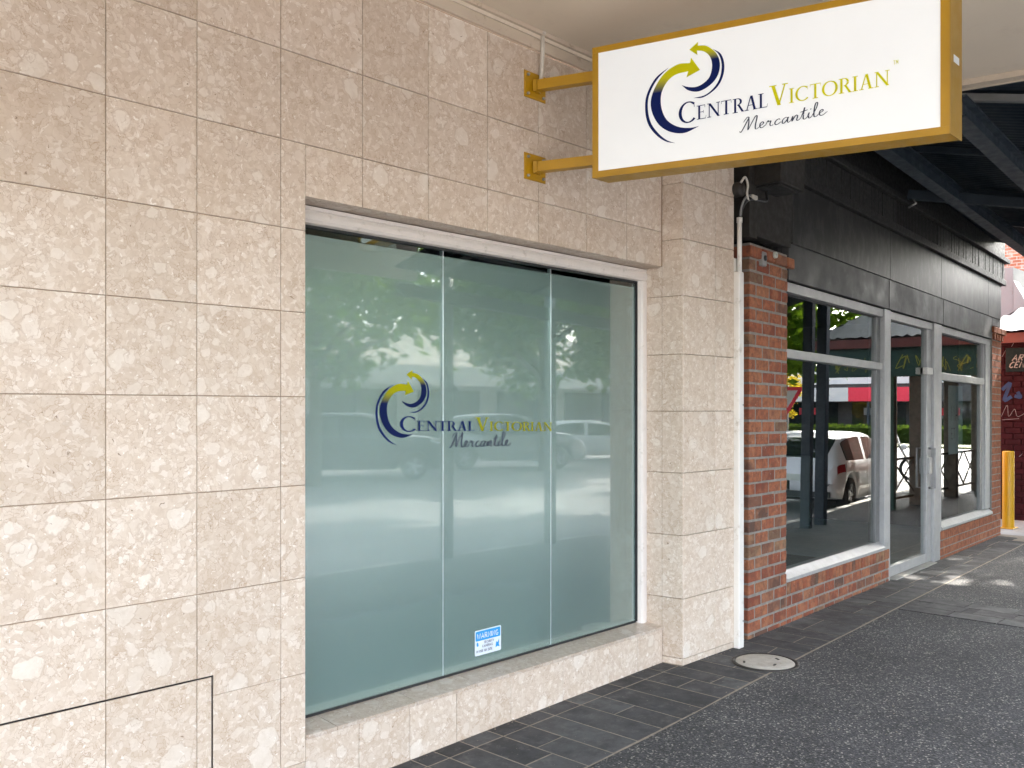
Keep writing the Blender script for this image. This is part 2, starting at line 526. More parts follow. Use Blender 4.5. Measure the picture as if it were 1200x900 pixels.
M['paper_white'] = paint('white_board', (.82, .83, .81), .7, var=.02)
M['black_steel'] = paint('black_steel', (.02, .02, .022), .45)
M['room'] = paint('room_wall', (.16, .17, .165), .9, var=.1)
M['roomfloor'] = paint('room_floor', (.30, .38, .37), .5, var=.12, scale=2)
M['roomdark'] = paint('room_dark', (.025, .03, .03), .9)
M['paper'] = paint('paper', (.30, .33, .35), .6, var=.03)
M['ink'] = paint('ink', (.09, .09, .12), .7)
M['st_white'] = paint('sticker_white', (.70, .76, .82), .4, var=.02)
M['st_blue'] = paint('sticker_blue', (.008, .28, .66), .4, var=.04)
M['st_dark'] = paint('sticker_dark', (.02, .04, .10), .5)
M['carwhite'] = paint('white_car_paint', (.74, .75, .77), .18, var=.01)
M['carsilver'] = paint('silver_car_paint', (.42, .44, .46), .2, metal=.5, var=.02)
M['cardark'] = paint('charcoal_car_paint', (.05, .055, .06), .18, var=.03)
M['carglass'] = paint('tinted_car_glass', (.012, .018, .02), .04, var=.02, spec=.9)
M['tyre'] = paint('tyre', (.02, .02, .02), .8)
M['rim'] = paint('alloy_rim', (.45, .45, .46), .3, metal=.8)
M['redlens'] = paint('red_lens', (.50, .012, .02), .2)
M['clearlens'] = paint('clear_lens', (.65, .67, .7), .12)
M['plate'] = paint('number_plate', (.55, .58, .52), .5)
M['shopred'] = paint('red_fascia', (.62, .02, .05), .5, var=.04)
M['shopdark'] = paint('shop_interior_dark', (.035, .032, .032), .5, var=.3, scale=.6)
M['bark'] = paint('bark', (.10, .075, .05), .9, var=.3, scale=8, bump=.6)
M['leaf'] = m_leaf('plane_leaf', (.035, .085, .012), (.13, .21, .025))
M['leaf2'] = m_leaf('yellow_leaf', (.22, .17, .02), (.42, .32, .05))
M['hedge'] = m_leaf('hedge_leaf', (.018, .036, .010), (.05, .075, .02))
M['grass'] = paint('verge_grass', (.12, .13, .05), .9, var=.3, scale=4)
M['bulb'] = m_emit('warm_bulb', (1.0, .72, .38), 14)

def m_marble():
    k = NT('dark_marble')
    p = k.pos()
    st = k.n('VectorMath', operation='MULTIPLY'); k.l(p, st.inputs[0]); st.inputs[1].default_value = (1, 1, .45)
    f = k.noise(st.outputs[0], 11, 9, .72)
    c = k.ramp(f, [(.40, (.010, .0095, .009)), (.5, (.016, .015, .0145)), (.60, (.042, .041, .040)), (.68, (.02, .019, .0185))])
    return k.set(c, .5, 0, .4)
M['marble'] = m_marble()

def m_farbrick():
    k = NT('far_brickwork')
    p = k.pos(False)
    mp = k.n('VectorMath', operation='DOT_PRODUCT'); 
    sp = k.n('SeparateXYZ'); k.l(p, sp.inputs[0])
    cb = k.n('CombineXYZ')
    k.l(k.math('ADD', sp.outputs[0], sp.outputs[1]), cb.inputs[0]); k.l(sp.outputs[2], cb.inputs[1])
    bt = k.n('TexBrick'); k.l(cb.outputs[0], bt.inputs[0])
    bt.inputs['Scale'].default_value = 1; bt.inputs['Brick Width'].default_value = .24; bt.inputs['Row Height'].default_value = .086; bt.inputs['Mortar Size'].default_value = .006
    bt.inputs['Color1'].default_value = (.36, .10, .045, 1); bt.inputs['Color2'].default_value = (.26, .07, .035, 1); bt.inputs['Mortar'].default_value = (.4, .36, .32, 1)
    c = k.mix(k.ramp(k.noise(p, 3, 6, .7), [(.5, 0.0), (.7, .5)]), bt.outputs[0], (.45, .38, .33))
    return k.set(c, .9)
M['farbrick'] = m_farbrick()

# ------------------------------------------------------------------ ground
def g(X):
    return float(np.interp(X, [0, 2.6, 4.75, 5.6, 13], [-.08, -.037, 0, 0, -.08]))
def edge_y(X):
    return float(np.interp(X, [-6, 3.2, 4.2, 5.0, 6.1, 7.65, 12.4, 14], [-.66, -.658, -.638, -.599, -.533, -.427, -.121, -.02]))
def shop_y(X):
    return -.12 + max(0, X - 5.6) * .0612
def kerb_y(X):
    return float(np.interp(X, [-60, 9.5, 12.5, 60], [-4.2, -4.2, -2.35, -2.35]))

def drop(X, y):
    return g(X) - .03 * max(0.0, -1.8 - y)

fp = MB()
XS = [-60, -20, -8, -3, 0, 1.5, 2.6, 3.7, 4.75, 5.6, 7, 8.5, 9.5, 10.5, 11.5, 12.5, 13, 16, 24, 40]
rows = []
for X in XS:
    e = edge_y(X) if X < 13 else -.05
    k_ = kerb_y(X)
    rows.append([(X, y, drop(X, y)) for y in (e, -1.0, -1.8, k_ + .15)])
vs_, fs = [], []
for r_ in rows: vs_ += r_
for i in range(len(rows) - 1):
    for j in range(3):
        fs.append((i * 4 + j, i * 4 + j + 1, (i + 1) * 4 + j + 1, (i + 1) * 4 + j))
fp.add(vs_, fs)
tag(fp.build('footpath', M['asphalt']), 'dark asphalt footpath with pale stone chips in front of the shops', kind='structure')

kb = MB()
for i in range(len(XS) - 1):
    a, b = XS[i], XS[i + 1]
    q = []
    for X in (a, b):
        k_ = kerb_y(X)
        q.append([(X, k_ + .15, drop(X, k_ + .15)), (X, k_, drop(X, k_ + .15) - .01), (X, k_ - .02, -.34)])
    kb.add(q[0] + q[1], [(0, 1, 4, 3), (1, 2, 5, 4)])
tag(kb.build('kerb', M['concrete']), 'concrete kerb along the street edge of the footpath', kind='structure')

rd = MB()
rd.box(-150, 260, -200, -2.2, -.9, -.30)
rd.box(24, 260, -2.4, 120, -.9, -.302)
tag(rd.build('road', M['road']), 'sunlit grey road beside the footpath', kind='structure')
lm = MB()
lm.box(-10, 60, -6.53, -6.47, -.305, -.296)
tag(lm.build('road_marking', M['concrete']), 'white painted lines on the road', kind='structure')
gd = MB(); gd.box(-300, 300, -300, 300, -1.4, -.7)
tag(gd.build('ground', M['concrete']), 'ground beneath the street', kind='structure')
ln = MB()
ln.add([(13.1, -.05, -.081), (40, -.05, -.081), (40, 14, -.081), (13.1, 14, -.081)], [(0, 1, 2, 3)])
tag(ln.build('lane_paving', M['concrete']), 'pale sunlit concrete lane beside the brick shop', kind='structure')

# paving strip against the shops: every tile is a piece
strip = MB()
SX = [-6, -3, 0, 1.5, 2.6, 3.7, 4.75, 5.6, 6.5, 7.65, 9, 10.5, 12, 13.2]
vs_, fs = [], []
for X in SX:
    vs_ += [(X, shop_y(X) + .3, g(X) + .0022), (X, edge_y(X) - .012, g(X) + .0026)]
for i in range(len(SX) - 1):
    fs.append((2 * i, 2 * i + 1, 2 * i + 3, 2 * i + 2))
strip.add(vs_, fs)
pv = strip.build('paving_strip', M['sand'])
tag(pv, 'strip of dark stone paving tiles along the foot of the shops', kind='structure')
def paver(x0, x1, y00, y01, y10, y11, parent, name='paving_tile', lift=.004, gap=.0052, th=.03):
    """tile with corners x0/x1 and (outer,inner) y at each end, chamfered top"""
    jz = random.uniform(-.0008, .0008)
    def c(X, y, dz): return (X, y, g(X) + lift + jz + dz)
    h = gap / 2; k = .004
    top = [c(x0 + h + k, y00 + h + k, 0), c(x1 - h - k, y10 + h + k, 0), c(x1 - h - k, y11 - h - k, 0), c(x0 + h + k, y01 - h - k, 0)]
    mid = [c(x0 + h, y00 + h, -.002), c(x1 - h, y10 + h, -.002), c(x1 - h, y11 - h, -.002), c(x0 + h, y01 - h, -.002)]
    bot = [(p[0], p[1], p[2] - th) for p in mid]
    b = MB()
    b.add(bot + mid + top, [(8, 9, 10, 11)] + [(a + i, a + (i + 1) % 4, a + 4 + (i + 1) % 4, a + 4 + i) for a in (0, 4) for i in range(4)])
    b.build(name, M['slate'], parent)

xs = [1.9, 2.1, 2.3, 2.5, 2.715, 2.85, 3.02, 3.21, 3.40, 3.60, 3.815, 4.0, 4.205, 4.41, 4.60, 4.765]
for a, b in zip(xs, xs[1:]):
    paver(a, b, -.118, 0.0, -.118, 0.0, pv)
for i, (a, b) in enumerate(zip(xs, xs[1:])):
    if i % 3 == 1:
        ys = [-.118, -.34, None]
    elif i % 4 == 2:
        ys = [-.118, -.44, None]
    else:
        ys = [-.118, None]
    for y1, y0 in zip(ys, ys[1:]):
        ea, eb = (edge_y(a), edge_y(b)) if y0 is None else (y0, y0)
        paver(a, b, ea, y1, eb, y1, pv)
x = 4.765
i = 0
COVER = Vector((5.195, -.475))
while x < 12.9:
    w = random.choice((.2, .2, .2, .4)) if x > 5.8 else .205
    b = min(x + w, 12.95)
    top0 = (-.134 if x < 5.4 else shop_y(x) + .03)
    top1 = (-.134 if b < 5.5 else shop_y(b) + .03)
    cuts = [0, random.uniform(.35, .65), 1] if (i % 2 or x > 8) else [0, 1]
    for u0, u1 in zip(cuts, cuts[1:]):
        A = [(1 - u) * top0 + u * edge_y(x) for u in (u0, u1)]
        B = [(1 - u) * top1 + u * edge_y(b) for u in (u0, u1)]
        paver(x, b, A[1], A[0], B[1], B[0], pv)
    x = b; i += 1
# band of tiles running across the footpath
bd = MB(); 
bd.add([(7.4, -2.6, g(7.4) + .002 - .024), (8.06, -2.6, g(8) + .002 - .024), (8.06, -1.8, g(8) + .002), (7.4, -1.8, g(7.4) + .002), (8.06, edge_y(8.06) - .012, g(8) + .002), (7.4, edge_y(7.4) - .012, g(7.4) + .002)], [(0, 1, 2, 3), (3, 2, 4, 5)])
band = bd.build('paving_band', M['slate'])
tag(band, 'band of stone tiles crossing the asphalt footpath by the brick shop', kind='structure')
yy = -.47
while yy > -1.78:
    for c_ in range(3):
        a = 7.4 + c_ * .22
        w = .36 if c_ != 1 else .28
        y1 = yy - (.12 if c_ == 1 else 0)
        if y1 - w > -1.8:
            paver(a, a + .22, y1 - w, y1, y1 - w, y1, band, lift=.007)
    yy -= .36

# round inspection cover
cv = thing('inspection_cover', 'round concrete inspection cover in an iron ring set in the paving', 'manhole cover', (COVER.x, COVER.y, g(5.2)))
b = MB(); b.lathe([(.205, -.02), (.205, .010), (.200, .0125), (.186, .0125), (.183, .008), (.183, -.02)], n=40)
b.build('ring', M['iron'], cv)
b = MB(); b.lathe([(.0, .0118), (.10, .0122), (.176, .0115), (.180, .009), (.180, -.02)], n=40)
lid = b.build('lid', M['cover'], cv)
for (px, py, a) in ((-.10, .09, .5), (.10, -.03, 1.0), (-.03, -.08, .2)):
    b = MB(); b.box(-.018, .018, -.007, .007, .0115, .0145)
    o = b.build('lifting_slot', M['iron'], lid); o.location = (px, py, 0); o.rotation_euler = (0, 0, a)

# ------------------------------------------------------------------ stone-clad shop
root = thing('stone_clad_shop', 'pale beige stone tiled shopfront with a frosted glass display window', 'building', (3.4, 0, 0))
def rl(x, y, z=0): return (x - 3.4, y, z)
OX0, OX1, OZ0, OZ1 = 2.143, 4.753, .229, 2.484
core = MB()
core.box(-4 - 3.4, OX0 - .004 - 3.4, .005, .45, -.4, 3.9)
core.box(OX1 + .02 - 3.4, 5.45 - 3.4, .007, .45, -.4, 3.9)
core.box(OX0 - .005 - 3.4, OX1 + .021 - 3.4, .0075, .44, OZ1 + .006, 3.9)
core.box(OX0 - .005 - 3.4, OX1 + .021 - 3.4, .0075, .44, -.4, OZ0 - .022)
core.box(4.79 - 3.4, 5.36 - 3.4, -.118, .02, -.4, 3.9)
core.build('wall_core', M['grout'], root)

G_ = .0028
def stile(x0, x1, z0, z1, y=0.0, name='stone_tile'):
    b = MB(); b.slab(rl(x0 + G_ / 2, y)[:2], rl(x1 - G_ / 2, y)[:2], z0 + G_ / 2, z1 - G_ / 2, .02, .0018)
    # centre the origin so each piece has its own place
    return b.build(name, M['stone'], root)
ZR = [-.28, .121, .492, .890, 1.277, 1.646, 1.997, 2.340, 2.702, 3.070, 3.50]
XC = [-1.22, -.86, -.49, -.12, .24, .60, .975, 1.321, 1.662, 2.025, 2.438, 2.822, 3.217, 3.600, 4.006, 4.390, 4.753]
SEAMX, SEAMZ = 1.725, .567
for ci in range(len(XC) - 1):
    for ri in range(len(ZR) - 1):
        x0, x1, z0, z1 = XC[ci], XC[ci + 1], ZR[ri], ZR[ri + 1]
        pcs = [(x0, x1, z0, z1)]
        # window opening
        if x1 > OX0 and z0 < OZ1 and z1 > OZ0 - .02:
            pcs = []
            if x0 < OX0: pcs.append((x0, OX0 + G_ / 2, z0, z1))
            if z1 > OZ1: pcs.append((max(x0, OX0), x1, max(z0, OZ1), z1))
        elif x1 > OX0 and z1 <= OZ0 and x0 < OX0:
            pcs = [(x0, OX0, z0, z1)]
        elif x1 > OX0 and z1 <= OZ0:
            pcs = []
        # access panel seam: the panel face left of it is cut from taller slabs
        out = []
        for (a, b_, c, d) in pcs:
            if c < SEAMZ and a < SEAMX:
                xr = min(b_, SEAMX - .0026)
                if b_ > SEAMX and ZR[ri] == .492:      # one slab notched round the panel corner
                    h = G_ / 2
                    L = [(a + h, SEAMZ + .0026 + h), (SEAMX + .0026 + h, SEAMZ + .0026 + h), (SEAMX + .0026 + h, c + h), (b_ - h, c + h), (b_ - h, d - h), (a + h, d - h)]
                    bb = MB(); bb.add([(u - 3.4, y_, w) for y_ in (0, .02) for (u, w) in L], [(0, 1, 2, 3, 4, 5), (11, 10, 9, 8, 7, 6)] + [(i_, i_ + 6, (i_ + 1) % 6 + 6, (i_ + 1) % 6) for i_ in range(6)])
                    bb.build('stone_tile', M['stone'], root)
                    continue
                if b_ > SEAMX: out.append((SEAMX + .0026, b_, c, d))
                if ZR[ri] == .492: out.append((a, xr if b_ > SEAMX else b_, SEAMZ + .0026, d))
                elif ZR[ri] == .121: out.append((a, xr if b_ > SEAMX else b_, c, SEAMZ - .0026))
                else: out.append((a, xr if b_ > SEAMX else b_, c, d))
            else: out.append((a, b_, c, d))
        for q in out:
            if q[1] - q[0] > .01 and q[3] - q[2] > .01: stile(*q)
b = MB()
b.box(-2.5 - 3.4, SEAMX + .005 - 3.4, .0034, .012, SEAMZ - .0025, SEAMZ + .0025)
b.box(SEAMX - .0025 - 3.4, SEAMX + .0025 - 3.4, .0035, .012, -.3, SEAMZ)
b.build('access_panel_gap', M['seam'], root)
# tiles under the sill, the sill itself, and the soffit of the opening
sx = [OX0, 2.42, 2.71, 3.005, 3.389, 3.804, 4.22, 4.50, OX1 + .012]
for a, b_ in zip(sx, sx[1:]):
    stile(a, b_, -.28, OZ0 - .018)
tx = [OX0, 2.30, 2.75, 3.14, 3.62, 4.05, 4.42, OX1 + .012]
for a, b_ in zip(tx, tx[1:]):
    b = MB()
    u0, u1 = a + .0015 - 3.4, b_ - .0015 - 3.4
    fy, by, zf, zb = -.006, .16, OZ0, .243
    b.add([(u0, fy, zf - .017), (u1, fy, zf - .017), (u1, by, zf - .017), (u0, by, zf - .017), (u0, fy, zf - .002), (u1, fy, zf - .002),
           (u0, fy + .003, zf), (u1, fy + .003, zf), (u1, by, zb), (u0, by, zb)],
          [(0, 3, 2, 1), (0, 1, 5, 4), (4, 5, 7, 6), (6, 7, 8, 9), (1, 2, 8, 7, 5), (0, 4, 6, 9, 3), (2, 3, 9, 8)])
    b.build('sill_tile', M['stone_sill'], root)
for a, b_ in zip(XC[9:], XC[10:]):
    b = MB(); b.box(max(a, OX0) + .002 - 3.4, b_ - .002 - 3.4, .0205, .125, OZ1 - .0, OZ1 + .02)
    b.build('reveal_tile', M['stone'], root)
# pilaster
ZP = [-.28, .042, .413, .806, 1.195, 1.579, 1.934, 2.298, 2.649, 2.999, 3.35, 3.62]
PR0, PR1, PF0, PF1, PF2 = (4.757, .13), (4.792, -.134), (4.794, -.134), (5.157, -.142), (5.385, -.148)
for z0, z1 in zip(ZP, ZP[1:]):
    for (p, q) in ((PR0, PR1), (PF0, PF1), (PF1, PF2)):
        dv = (Vector(q) - Vector(p)).normalized() * .0014
        b = MB(); b.slab((p[0] + dv.x - 3.4, p[1] + dv.y), (q[0] - dv.x - 3.4, q[1] - dv.y), z0 + .0016, z1 - .0016, .014, .0018)
        b.build('stone_tile', M['stone'], root)
# window frame
def part(name, m, *boxes, parent=root, c=.003, off=3.4):
    b = MB()
    for (x0, x1, y0, y1, z0, z1) in boxes: b.cbox(x0 - off, x1 - off, y0, y1, z0, z1, c)
    return b.build(name, m, parent)
FI0, FI1, FZ0, FZ1 = 2.21, 4.690, .250, 2.400
wf = MB()
# moulded head: two stepped faces with a rounded nose
def mould(prof, a, b_, axis):
    n = len(prof); vs_ = []
    for e in (a, b_):
        for (u, w) in prof:
            vs_.append((e - 3.4, u, w) if axis == 'x' else (w - 3.4, u, e))
    fs = [(i, (i + 1) % n, n + (i + 1) % n, n + i) for i in range(n)]
    fs += [tuple(reversed(range(n))), tuple(range(n, 2 * n))]
    return vs_, fs
hp = [(.113, 2.478), (.113, 2.462), (.117, 2.459), (.113, 2.456), (.108, 2.44), (.108, 2.42), (.116, 2.406), (.135, 2.400), (.17, 2.400), (.17, 2.478)]
b = MB(); b.add(*mould(hp, OX0 + .002, 4.756, 'x')); b.build('frame_head', M['white_frame'], root)
jp = [(.113, 4.757), (.113, 4.742), (.108, 4.735), (.108, 4.712), (.115, 4.698), (.135, 4.690), (.17, 4.690), (.17, 4.757)]
b = MB(); b.add(*mould(jp, .236, 2.402, 'z')); b.build('frame_jamb', M['white_frame'], root)
jp2 = [(u, OX0 * 2 - (w - 4.757) - OX0 + .002) for (u, w) in jp]
b = MB(); b.add(*mould(jp2, .236, 2.402, 'z')); b.build('frame_jamb', M['white_frame'], root)
part('glazing_seal', M['rubber'], (FI1 - .006, FI1 + .004, .1365, .165, .25, 2.399), (OX0 + .062, FI1, .1367, .164, 2.39, 2.402), (OX0 + .062, FI1, .147, .166, .240, .2525), c=.001)
PX = [2.212, 3.052, 3.874, 4.6835]
for a, b_ in zip(PX, PX[1:]):
    b = MB(); b.cbox(a + .002 - 3.4, b_ - .002 - 3.4, .150, .160, .2535, 2.362, .0012)
    b.build('frosted_pane', M['frost'], root)
for a in PX[1:3]:
    b = MB(); b.cbox(a - .0018 - 3.4, a + .0018 - 3.4, .1515, .158, .2535, 2.392, .0006)
    b.build('pane_joint', M['clearlens'], root)
part('upper_glass_strip', M['glass'], (FI0, FI1 - .006, .152, .156, 2.362, 2.392), c=.0005)
# inside of the display window
b = MB()
b.box(OX0 - .3 - 3.4, OX1 + .3 - 3.4, 1.6, 1.65, 0, 2.9)
b.box(OX0 - .35 - 3.4, OX0 - .3 - 3.4, .44, 1.65, 0, 2.9)
b.box(OX1 + .3 - 3.4, OX1 + .35 - 3.4, .44, 1.65, 0, 2.9)
b.box(OX0 - .35 - 3.4, OX1 + .35 - 3.4, .44, 1.65, 2.9, 2.95)
b.box(OX0 - .35 - 3.4, OX1 + .35 - 3.4, .44, 1.65, -.05, 0)
b.build('interior_wall', M['room'], root)
part('inner_sill', M['paper_white'], (OX0 - .29, OX1 + .29, .17, 1.58, .20, .248), c=.003)
part('inner_jamb', M['paper_white'], (4.69, 4.79, .171, .46, .249, 2.45), c=.003)
part('inner_head', M['roomdark'], (OX0, OX1, .172, .46, 2.40, 2.47), c=.003)
# roof block behind, out of view from the street
b = MB(); b.box(-4 - 3.4, 5.45 - 3.4, .45, 9, -.4, 5.2); b.box(-4 - 3.4, 5.45 - 3.4, .02, .45, 3.9, 5.2)
b.box(5.4 - 3.4, 5.55 - 3.4, .2, 9, -.4, 5.2)
# keep the display void open
b = MB(); b.box(-4 - 3.4, OX0 - .4 - 3.4, .45, 9, -.4, 5.2); b.box(OX1 + .4 - 3.4, 5.45 - 3.4, .45, 9, -.4, 5.2)
b.box(OX0 - .41 - 3.4, OX1 + .41 - 3.4, 1.7, 9, -.4, 5.2); b.box(-4 - 3.4, 5.45 - 3.4, .02, 9, 3.92, 5.21)
b.build('upper_wall', M['offwhite'], root)

# ------------------------------------------------------------------ lettering
def ribbon(pts, w):
    n = len(pts); L, R = [], []
    for i, p in enumerate(pts):
        a, c = pts[max(0, i - 1)], pts[min(n - 1, i + 1)]
        dx, dy = c[0] - a[0], c[1] - a[1]
        d = math.hypot(dx, dy) or 1
        ww = (w[i] if isinstance(w, (list, tuple)) else w) / 2
        L.append((p[0] - dy / d * ww, p[1] + dx / d * ww)); R.append((p[0] + dy / d * ww, p[1] - dx / d * ww))
    return [[L[i], R[i], R[i + 1], L[i + 1]] for i in range(n - 1)]
def rect(x0, y0, x1, y1): return [[(x0, y0), (x1, y0), (x1, y1), (x0, y1)]]
def para(x0, y0, x1, y1, w): return [[(x0, y0), (x0 + w, y0), (x1 + w, y1), (x1, y1)]]
def arcp(cx, cy, rx, ry, a0, a1, n=18): return [(cx + rx * math.cos(math.radians(a0 + (a1 - a0) * i / n)), cy + ry * math.sin(math.radians(a0 + (a1 - a0) * i / n))) for i in range(n + 1)]
def sarc(cx, cy, rx, ry, a0, a1, thick=.145, thin=.055, n=22):
    p = arcp(cx, cy, rx, ry, a0, a1, n)
    w = [thin + (thick - thin) * abs(math.cos(math.radians(a0 + (a1 - a0) * i / n))) ** 1.6 for i in range(n + 1)]
    return ribbon(p, w)
SER = .048
GLY = {
 'I': (.36, rect(.115, 0, .245, 1) + rect(.02, 0, .34, SER) + rect(.02, 1 - SER, .34, 1)),
 'E': (.66, rect(.11, 0, .24, 1) + rect(.02, 0, .60, .045) + rect(.02, .955, .56, 1) + rect(.24, .49, .46, .53) + rect(.535, .80, .56, .96) + para(.585, .045, .62, .22, .02) + rect(.44, .41, .465, .62)),
 'N': (.86, rect(.115, 0, .172, .95) + para(.68, 0, .08, 1, .15) + rect(.695, .05, .752, 1) + rect(.02, 0, .27, SER) + rect(.02, 1 - SER, .22, 1) + rect(.60, 1 - SER, .85, 1)),
 'T': (.70, rect(.285, 0, .415, .96) + rect(.03, .955, .67, 1) + rect(.19, 0, .51, SER) + para(.03, .80, .05, .96, .022) + para(.65, .80, .63, .96, .022)),
 'R': (.74, rect(.11, 0, .24, 1) + rect(.02, 0, .34, SER) + rect(.02, 1 - SER, .30, 1) + sarc(.30, .745, .24, .235, 90, -90, .13, .04) + para(.60, 0, .33, .51, .14) + rect(.58, 0, .76, SER)),
 'A': (.82, para(.11, 0, .37, 1, .062) + para(.575, 0, .36, 1, .145) + rect(.22, .33, .57, .37) + rect(.02, 0, .27, SER) + rect(.53, 0, .82, SER)),
 'L': (.62, rect(.11, 0, .24, 1) + rect(.02, 0, .56, .045) + rect(.02, 1 - SER, .34, 1) + para(.545, .045, .585, .24, .02)),
 'V': (.80, para(.36, 0, .09, 1, .145) + para(.39, .02, .65, 1, .062) + rect(.01, 1 - SER, .32, 1) + rect(.56, 1 - SER, .80, 1)),
 'C': (.82, sarc(.47, .5, .385, .485, 48, 318, .145, .055) + para(.735, .70, .72, .93, .022)),
 'O': (.92, sarc(.46, .5, .39, .485, 0, 360, .145, .055, 30)),
 'M': (.95, rect(.12, 0, .16, .95) + para(.44, 0, .10, 1, .14) + para(.47, 0, .74, 1, .05) + rect(.73, 0, .86, 1) + rect(.02, 0, .26, SER) + rect(.64, 0, .94, SER)),
}
def word(txt, x, first, small, wscale, gap=.03):
    """small-cap word; returns (quads, end x)"""
    q = []
    for i, ch in enumerate(txt):
        w, P = GLY[ch]
        s = first if i == 0 else small
        drop_ = -.06 * first if (i == 0 and ch == 'C') else 0
        sy = s * (1.06 if (i == 0 and ch == 'C') else 1)
        for p in P: q.append([(x + a * s * wscale, b_ * sy + drop_) for (a, b_) in p])
        x += (w + gap) * s * wscale
    return q, x
def flat(quads, T, name, m, parent, step=.00012):
    """T maps (u,v,k) to a 3-D point; k lifts each piece a hair so none are coplanar"""
    b = MB()
    for k, p in enumerate(quads): b.poly([T(u, v, (k % 40) * step) for (u, v) in p])
    return b.build(name, m, parent)

SCRIPT = [  # cursive 'Mercantile', x-height about .36, drawn as pen strokes
 [(.00, .10), (.02, .02), (.06, .04), (.16, .30), (.27, .62), (.34, .82), (.30, .88), (.22, .80), (.14, .62)],
 [(.34, .84), (.33, .50), (.30, .12), (.31, .06)],
 [(.31, .06), (.42, .40), (.56, .80), (.62, .88), (.62, .70), (.57, .30), (.57, .06), (.62, .02), (.70, .10)],
 [(.70, .10), (.80, .22), (.86, .33), (.82, .40), (.75, .32), (.73, .14), (.78, .03), (.86, .06), (.94, .18)],
 [(.94, .18), (1.00, .36), (1.03, .40), (1.03, .32), (1.12, .34), (1.09, .16), (1.12, .03), (1.20, .10)],
 [(1.44, .32), (1.40, .38), (1.31, .30), (1.26, .14), (1.31, .03), (1.41, .08), (1.48, .16)],
 [(1.72, .34), (1.64, .38), (1.54, .26), (1.52, .08), (1.58, .03), (1.68, .18), (1.74, .36), (1.70, .14), (1.73, .03), (1.82, .12)],
 [(1.82, .12), (1.89, .36), (1.86, .04), (1.94, .26), (2.02, .37), (2.05, .30), (2.02, .08), (2.07, .03), (2.16, .14)],
 [(2.16, .14), (2.24, .44), (2.30, .74), (2.25, .30), (2.25, .06), (2.32, .04), (2.39, .14)],
 [(2.14, .50), (2.27, .52), (2.40, .56)],
 [(2.39, .14), (2.45, .36), (2.42, .12), (2.46, .03), (2.54, .12)],
 [(2.49, .54), (2.505, .57), (2.515, .59)],
 [(2.54, .12), (2.68, .50), (2.74, .82), (2.69, .90), (2.64, .70), (2.61, .30), (2.62, .06), (2.69, .04), (2.76, .14)],
 [(2.76, .14), (2.88, .26), (2.92, .35), (2.88, .40), (2.81, .30), (2.80, .12), (2.86, .03), (2.96, .08), (3.06, .22)],
]
def script_quads(w=.040):
    q = []
    for st in SCRIPT:
        p = cr(st, 6); n = len(p)
        ww = [w * (.55 + .65 * math.sin(math.pi * (i + .5) / n) ** .6) for i in range(n)]
        q += ribbon(p, ww)
    return q
BIG = [[(.0885, .1896), (.0509, .2411), (.0466, .222)], [(.0466, .222), (-.0073, .2243), (-.0644, .1972), (-.1053, .1467), (-.1204, .0985), (-.1103, .0502), (-.0798, .0055), (-.0334, -.0238), (.0243, -.0341), (.0852, -.0165)],
       [(.0852, -.0165), (.0455, -.0181), (-.0021, -.0082), (-.0438, .017), (-.0665, .0498), (-.0767, .0903), (-.0726, .1308), (-.049, .1674), (-.0126, .1882), (.0391, .1922)], [(.0391, .1922), (.0317, .1707)]]
THIN1 = [[(-.0417, .2204), (-.1002, .187), (-.1375, .1305), (-.1446, .0745), (-.1315, .0184), (-.0971, -.0265), (-.0562, -.0558), (-.0147, -.0676)],
         [(-.0147, -.0676), (-.0521, -.051), (-.089, -.0194), (-.1194, .0222), (-.1325, .0744), (-.1275, .1265), (-.0931, .1807), (-.0417, .2204)]]
SMALL = [[(.0434, .2715), (.0809, .2949), (.0788, .2808)], [(.0788, .2808), (.1156, .2735), (.1541, .2409), (.1696, .1991), (.1596, .1569), (.1288, .1274), (.0831, .1115), (.0402, .1213), (.0116, .1451)],
         [(.0116, .1451), (.0381, .1345), (.0723, .1297), (.1047, .1398), (.1288, .1609), (.1376, .1987), (.1288, .232), (.1047, .2548), (.0755, .2632)], [(.0755, .2632), (.0777, .2459)]]
THIN2 = [[(.1398, .259), (.1652, .2327), (.1763, .195), (.1707, .1528), (.1486, .1191), (.1102, .0948), (.0594, .0899)],
         [(.0594, .0899), (.1047, .0875), (.155, .113), (.181, .1503), (.187, .1951), (.1727, .2355), (.1398, .259)]]
def outline(pieces):
    out = []
    for i, p in enumerate(pieces):
        q = cr(p, 6) if len(p) > 3 else p
        out += q if not out else q[1:]
    if math.hypot(out[0][0] - out[-1][0], out[0][1] - out[-1][1]) < 1e-5: out = out[:-1]
    return out
